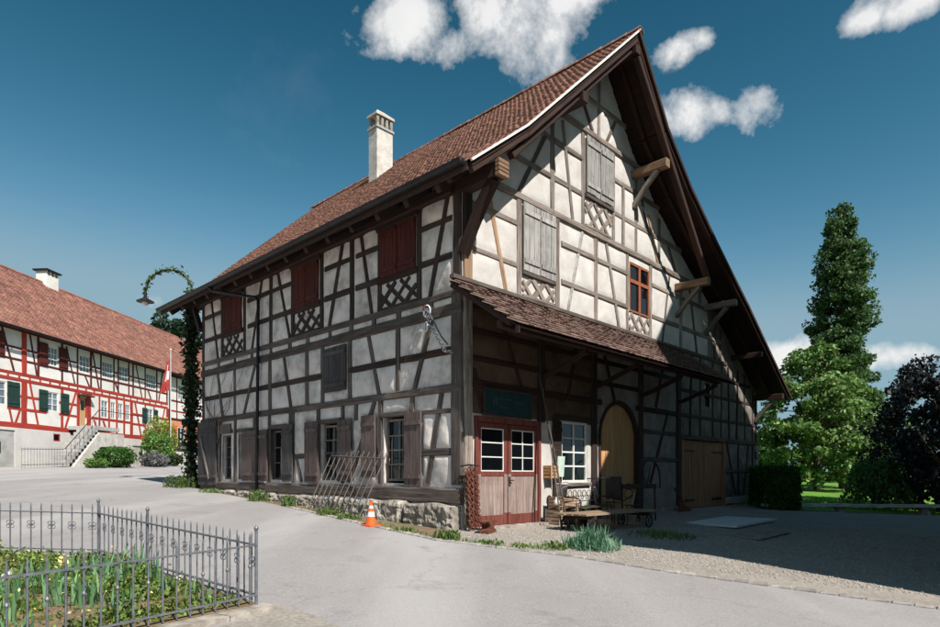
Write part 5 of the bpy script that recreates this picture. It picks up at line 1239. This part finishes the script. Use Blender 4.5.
# ================================================================== things around the house
def LT(name, label, cat, t, s, rz=0, z=None, group=None):
    p = gl(t, s) if z is None else W(t, s, z); return thing(name, label, cat, p, HROT+rz, group)
def traffic_cone():
    t = LT('traffic_cone', 'orange and white traffic cone on the verge', 'cone', -1.24, 1.45)
    MB().box((-.15, -.15, 0), (.15, .15, .03)).build('base', 'cone_orange', t)
    pr = lambda z: .115-.19*(z-.03)
    for a, b, m, nm in ((.03, .2, 'cone_orange', 'cone_body'), (.2, .3, 'paint_white', 'white_band'), (.3, .37, 'cone_orange', 'cone_body'), (.37, .43, 'paint_white', 'white_band'), (.43, .52, 'cone_orange', 'cone_tip')):
        MB().lathe([(pr(a), a), (pr(b), b)], 16).build(nm, m, t, False)
traffic_cone()
def grate():
    t = LT('iron_grate', 'old iron bar grate leaning against the shaded wall', 'grate', 0, 0)
    g = lambda s: .0506*s
    # leans from the verge (t about -.7) to the wall
    A = Vector((-.85, 2.45, g(2.4))); B = Vector((-.62, 4.95, g(4.9))); up = Vector((.62, -.25, 1.52))
    n = 11
    for i in range(n):
        k = i/(n-1); p = A.lerp(B, k); MB().tube([p-up*.02, p+up*.5, p+up*1.02], .012, 6).build('bar', 'iron_worn', t)
    for h in (.1, .92):
        MB().tube([A+up*h+Vector((-.012, 0, 0)), B+up*h+Vector((-.012, 0, 0))], .014, 6).build('cross_bar', 'iron_worn', t)
grate()
def chain_links(mb, pts, R, r, n=8):
    d0 = None; prev = 0
    tot = 0
    pts = [Vector(p) for p in pts]
    seg = [(b-a).length for a, b in zip(pts, pts[1:])]; L = sum(seg); x = 0; i = 0
    while x < L:
        a = x; k = 0
        while k < len(seg)-1 and a > seg[k]: a -= seg[k]; k += 1
        p = pts[k].lerp(pts[k+1], min(1, a/seg[k])); d = (pts[k+1]-pts[k]).normalized()
        o = d.orthogonal().normalized(); ax = o if i % 2 == 0 else d.cross(o)
        mb.torus(p, ax, R, r, n, 5, (d, 1.45)); x += R*2.0; i += 1
def hung_chain():
    t = LT('hung_chain', 'pale heavy chain hung from the wall beam near the corner', 'chain', 0, 0, 0, 0)
    mb = MB(); chain_links(mb, [(-.16, .93, 4.72), (-.2, .72, 4.3), (-.2, .5, 3.98), (-.2, .3, 3.72), (-.16, .1, 3.68)], .036, .009)
    o = mb.build('links', 'iron_grey', t, True); o['kind'] = 'stuff'
    mb = MB(); mb.torus((-.14, .93, 4.68), (1, .3, 0), .085, .02, 14, 6, ((0, 0, 1), 1.5)); mb.torus((-.14, .95, 4.35), (1, -.2, 0), .06, .018, 12, 6, ((0, 0, 1), 1.7)); mb.build('ring', 'iron_white', t, True)
    MB().tube([(.05, .95, 4.78), (-.2, .95, 4.78), (-.22, .95, 4.7)], .028, 6).build('hook', 'rust', t)
    MB().tube([(-.15, .9, 4.7), (-.16, .7, 4.42), (-.17, .45, 4.06), (-.17, .25, 3.86)], .018, 6).build('rod', 'iron_grey', t)
hung_chain()
def chain_pile():
    t = LT('chain_bundle', 'bundle of rusty chain hanging by the corner post at the door', 'chain', .05, -.22)
    mb = MB()
    for k in range(7):
        x = -.17+k*.055; y = random.uniform(-.06, .06); zt = 1.28-.02*abs(k-3)+random.uniform(-.05, .03)
        chain_links(mb, [(x, y, zt), (x+random.uniform(-.03, .03), y-.03, .7), (x+random.uniform(-.06, .06), y-.05, .05)], .034, .013, 7)
    o = mb.build('links', 'rust', t, True); o['kind'] = 'stuff'
    MB().tube([(-.2, .12, 1.33), (-.1, -.02, 1.36), (.2, -.02, 1.34)], .018, 6).build('hanger', 'metal_dark', t)
chain_pile()
def anvil():
    t = LT('rusty_anvil', 'small rusty anvil on the ground before the red door', 'anvil', .12, -.62, R_(20))
    pr = [(-.22, 0), (.22, 0), (.2, .06), (.1, .1), (.09, .16), (.24, .2), (.26, .26), (-.16, .26), (-.2, .24), (-.09, .16), (-.1, .1), (-.22, .06)]
    MB().poly(pr, [], lambda x, z: (x, -.1, z), lambda x, z: (x, .1, z)).build('body', 'rust', t)
    MB().tube([(-.15, 0, .235), (-.27, 0, .24), (-.36, 0, .25)], [.05, .035, .008], 8).build('horn', 'rust', t)
anvil()
def sign():
    t = LT('sign_board', 'dark teal sign board over the workshop door', 'sign', 0, 0, 0, 0)
    b = MB(); b.box((.62, -.1, 2.46), (2.16, -.06, 2.98)); o = b.build('board', 'sign_teal', t)
    mb = MB(); mb.box((.58, -.11, 2.42), (2.2, -.055, 2.46)).box((.58, -.11, 2.98), (2.2, -.055, 3.02)).box((.58, -.11, 2.46), (.62, -.055, 2.98)).box((2.16, -.11, 2.46), (2.2, -.055, 2.98)); mb.build('frame', 'timber_dark', t)
    # faded, unreadable paint strokes
    mb = MB()
    for x, w in ((.86, .05), (.95, .05)): mb.box((x, -.104, 2.66), (x+w, -.101, 2.84))
    mb.box((1.06, -.104, 2.79), (1.5, -.101, 2.825)); mb.box((1.06, -.104, 2.62), (1.36, -.101, 2.64)); mb.box((1.56, -.104, 2.76), (1.95, -.101, 2.78))
    mb.build('faded_paint', 'sign_mark', o)
sign()
def crates():
    def crate(label, t0, s0, w, d, h, z, m='cardboard', rz=0):
        t = LT('wooden_crate', label, 'crate', t0, s0, rz); t.location.z += z
        n = 4
        for sy in (-d/2, d/2-.018):
            for i in range(n): MB().box((-w/2, sy, .02+i*h/n), (w/2, sy+.018, .02+(i+1)*h/n-.02)).build('slat', m, t)
        for sx in (-w/2+.001, w/2-.019):
            for i in range(n): MB().box((sx, -d/2+.019, .02+i*h/n), (sx+.018, d/2-.019, .02+(i+1)*h/n-.02)).build('slat', m, t)
        for sx in (-w/2-.004, w/2-.026):
            for sy in (-d/2-.012, d/2+.002): MB().box((sx, sy, 0), (sx+.03, sy+.012, h)).build('corner_batten', m, t)
        MB().box((-w/2+.02, -d/2+.02, .0), (w/2-.02, d/2-.02, .018)).build('bottom', m, t)
        return t
    crate('weathered slatted crate on the ground right of the red door', 2.82, -.42, .52, .38, .34, .0, 'wood_old')
    crate('brown crate on the ground beside the weathered crate', 3.3, -.45, .4, .36, .32, .0, 'timber_light', .2)
    crate('crate stacked upon the two ground crates right of the door', 2.98, -.42, .56, .38, .3, .345, 'timber_light', -.06)
    crate('small brown box hung high beside the red door', 2.9, -.12, .3, .22, .32, 1.05, 'cardboard')
    t = LT('white_bucket', 'white bucket on top of the crates by the red door', 'bucket', 2.95, -.42); t.location.z += .66
    MB().lathe([(.11, 0), (.14, .28), (.148, .28), (.148, .3), (.13, .3), (.1, .02)], 16).build('body', 'paint_white', t, True); MB().torus((0, 0, .27), (0, .5, 1), .148, .006, 16, 5).build('handle', 'metal_dark', t)
    t = LT('pale_board', 'pale green board leaning on the wall below the white window', 'board', 3.3, -.12); t.location.z += 1.1
    MB().box((-.14, -.015, 0), (.14, .01, .5), Matrix.Rotation(.08, 3, 'X')).build('panel', 'sheet_pale', t)
    t = LT('white_jug', 'small white jug beside the crates at the door jamb', 'jug', 2.62, -.5); t.location.z += .45
    MB().lathe([(.05, 0), (.07, .05), (.065, .12), (.03, .16), (.035, .2)], 12).build('body', 'paint_white', t, True); MB().torus((.07, 0, .1), (0, 1, 0), .035, .008, 10, 5).build('handle', 'paint_white', t)
    for lb, a, b in (('long pole leaning on the post right of the red door', (1.98, -1.1, -.05), (2.58, -.12, 3.2)), ('second thinner pole leaning beside the long pole by the door', (2.15, -1.15, -.05), (2.48, -.1, 3.5))):
        t = LT('leaning_pole', lb, 'pole', 0, 0, 0, 0); MB().tube([Vector(a), Vector(a).lerp(Vector(b), .5)+Vector((.015, 0, 0)), Vector(b)], [.02, .018, .014], 7).build('shaft', 'timber_mid', t)
crates()
def iron_bench():
    t = LT('iron_bench', 'ornate wrought-iron garden bench below the white window', 'bench', 3.45, -.85)
    for x in (-.72, .72):
        MB().tube([(x, -.25, 0), (x, -.24, .42), (x, -.22, .62), (x, -.1, .66), (x, .2, .66)], .016, 6).build('arm_rest', 'metal_dark', t)
        MB().tube([(x, .24, 0), (x, .2, .45), (x, .3, .9)], .016, 6).build('rear_leg', 'metal_dark', t)
    for i in range(6): MB().box((-.72, -.25+i*.08, .42), (.72, -.19+i*.08, .44)).build('seat_slat', 'timber_dark', t)
    top = [(x, .3, .86+.12*math.cos(x/.72*1.57)) for x in np.linspace(-.72, .72, 13)]; MB().tube(top, .016, 6).build('top_rail', 'iron_worn', t)
    MB().tube([(-.7, .24, .56), (.7, .24, .56)], .012, 6).build('lower_rail', 'metal_dark', t)
    for i in range(7):
        x = -.6+i*.2; z = .74; mb = MB(); mb.torus((x, .28, z), (0, 1, 0), .075, .01, 12, 5); mb.build('scroll', 'iron_worn' if i % 2 else 'metal_dark', t)
    for i in range(6): x = -.5+i*.2; MB().torus((x, .27, .64), (0, 1, 0), .045, .009, 10, 5).build('scroll', 'metal_dark', t)
    t2 = LT('flower_pot', 'clay pot standing under the iron bench', 'pot', 3.0, -.95); MB().lathe([(.1, 0), (.14, .22), (.16, .22), (.16, .27), (.13, .27), (.1, .03)], 14).build('body', 'rust', t2, True); 
    P = [(random.gauss(0, .08), random.gauss(0, .08), .3+abs(random.gauss(0, .08))) for _ in range(120)]; leaf_mesh('foliage', P, .04, 'leaf_vine', t2)
    t3 = LT('pale_stake', 'short pale wooden stake in front of the iron bench', 'stake', 2.72, -1.0); MB().box((-.03, -.03, 0), (.03, .03, .55)).build('post', 'wood_old', t3); MB().box((.06, -.02, 0), (.1, .02, .5)).build('splint', 'wood_old', t3)
iron_bench()
def trolley():
    t = LT('plank_trolley', 'low plank trolley with iron wheels in front of the bench', 'trolley', 3.1, -1.55, R_(-4))
    for i in range(5): MB().box((-1.35+random.uniform(-.06, .04), -.42+i*.17, .36), (1.5+random.uniform(-.1, .1), -.42+i*.17+.155, .395), Matrix.Rotation(random.uniform(-.008, .008), 3, 'Z')).build('plank', 'wood_old', t)
    for x in (-1.0, 1.1): MB().box((x-.05, -.42, .27), (x+.05, .42, .358)).build('axle_beam', 'timber_dark', t)
    for x in (-1.0, 1.1):
        for y in (-.38, .38):
            w = MB().torus((x, y, .15), (0, 1, 0), .14, .022, 16, 6).build('wheel', 'metal_dark', t)
            mb = MB()
            for k in range(3): a = k*math.pi/3; mb.tube([(x-.13*math.cos(a), y, .15-.13*math.sin(a)), (x+.13*math.cos(a), y, .15+.13*math.sin(a))], .01, 5)
            mb.build('spokes', 'metal_dark', w)
    MB().tube([(1.5, 0, .33), (1.9, 0, .25)], .02, 6).build('drawbar', 'metal_dark', t)
trolley()
def grinder():
    t = LT('grindstone_frame', 'dark iron table frame with a curved treadle hoop before the arched door', 'machine', 5.2, -1.0)
    MB().box((-.75, -.28, .84), (.75, .28, .95)).build('table_top', 'timber_dark', t)
    for x in (-.1, .72):
        for y in (-.24, .24): MB().tube([(x, y, .84), (x+.03, y*1.05, -.1)], .028, 6).build('leg', 'timber_dark', t)
    MB().tube([(-.1, -.24, .2), (.75, -.24, .2)], .02, 6).build('stretcher', 'iron_worn', t); MB().tube([(-.2, -.2, .84), (-.42, -.2, .3)], .03, 6).build('brace', 'timber_grey', t)
    arc = [(.95+.55*math.cos(a), 0, 1.02+.58*math.sin(a)) for a in np.linspace(math.pi*.98, -.35, 16)]
    MB().tube(arc, .022, 6).build('hoop', 'metal_dark', t); MB().tube([(.5, 0, 1.3), (.75, 0, .9)], .014, 5).build('spoke', 'metal_dark', t); MB().tube([(.95, 0, 1.45), (.78, 0, .92)], .012, 5).build('spoke', 'metal_dark', t)
    MB().box((-.95, -.2, .6), (-.88, .2, 1.15)).build('end_rack', 'metal_dark', t)
    MB().tube([(-.92, 0, 1.12), (-2.0, .05, 1.1)], .015, 6).build('side_bar', 'metal_dark', t)
    MB().tube([(-.92, 0, .6), (-.4, 0, .55), (.1, 0, .7)], .015, 6).build('side_bar', 'metal_dark', t)
grinder()
t = LT('plough_share', 'rusty plough share leaning beside the barn door', 'plough', 9.55, -.35)
MB().poly([(-.4, 0), (.45, 0), (.35, .12), (.1, .2), (-.05, .5), (-.2, .35)], [], lambda x, z: (x, -.05+z*.2, z), lambda x, z: (x, .0+z*.2, z)).build('blade', 'rust', t); MB().tube([(-.1, 0, .3), (-.45, .1, .75)], .03, 6).build('handle', 'rust', t)
def iron_chairs():
    for lb, tt, ss, rz in (('dark iron chair between the bench and the dark table', 4.25, -.75, .5), ('dark iron chair behind the right end of the plank trolley', 4.75, -1.25, -.7), ('dark iron chair nearest the arched door frame', 5.0, -.5, 2.6)):
        t = LT('iron_chair', lb, 'chair', tt, ss, rz, group='iron chairs under the canopy')
        for x in (-.2, .2): MB().tube([(x, -.2, 0), (x*.95, -.18, .45)], .013, 5).build('leg', 'metal_dark', t); MB().tube([(x, .2, 0), (x, .18, .45), (x*.9, .26, .92)], .013, 5).build('leg', 'metal_dark', t)
        MB().tube([(-.18, .26, .92), (0, .27, .98), (.18, .26, .92)], .013, 5).build('top_rail', 'metal_dark', t); MB().torus((0, .24, .72), (0, 1, .1), .12, .01, 12, 5).build('back_ring', 'metal_dark', t)
        for i in range(5): MB().box((-.2, -.19+i*.078, .445), (.2, -.125+i*.078, .46)).build('seat_slat', 'timber_dark', t)
iron_chairs()
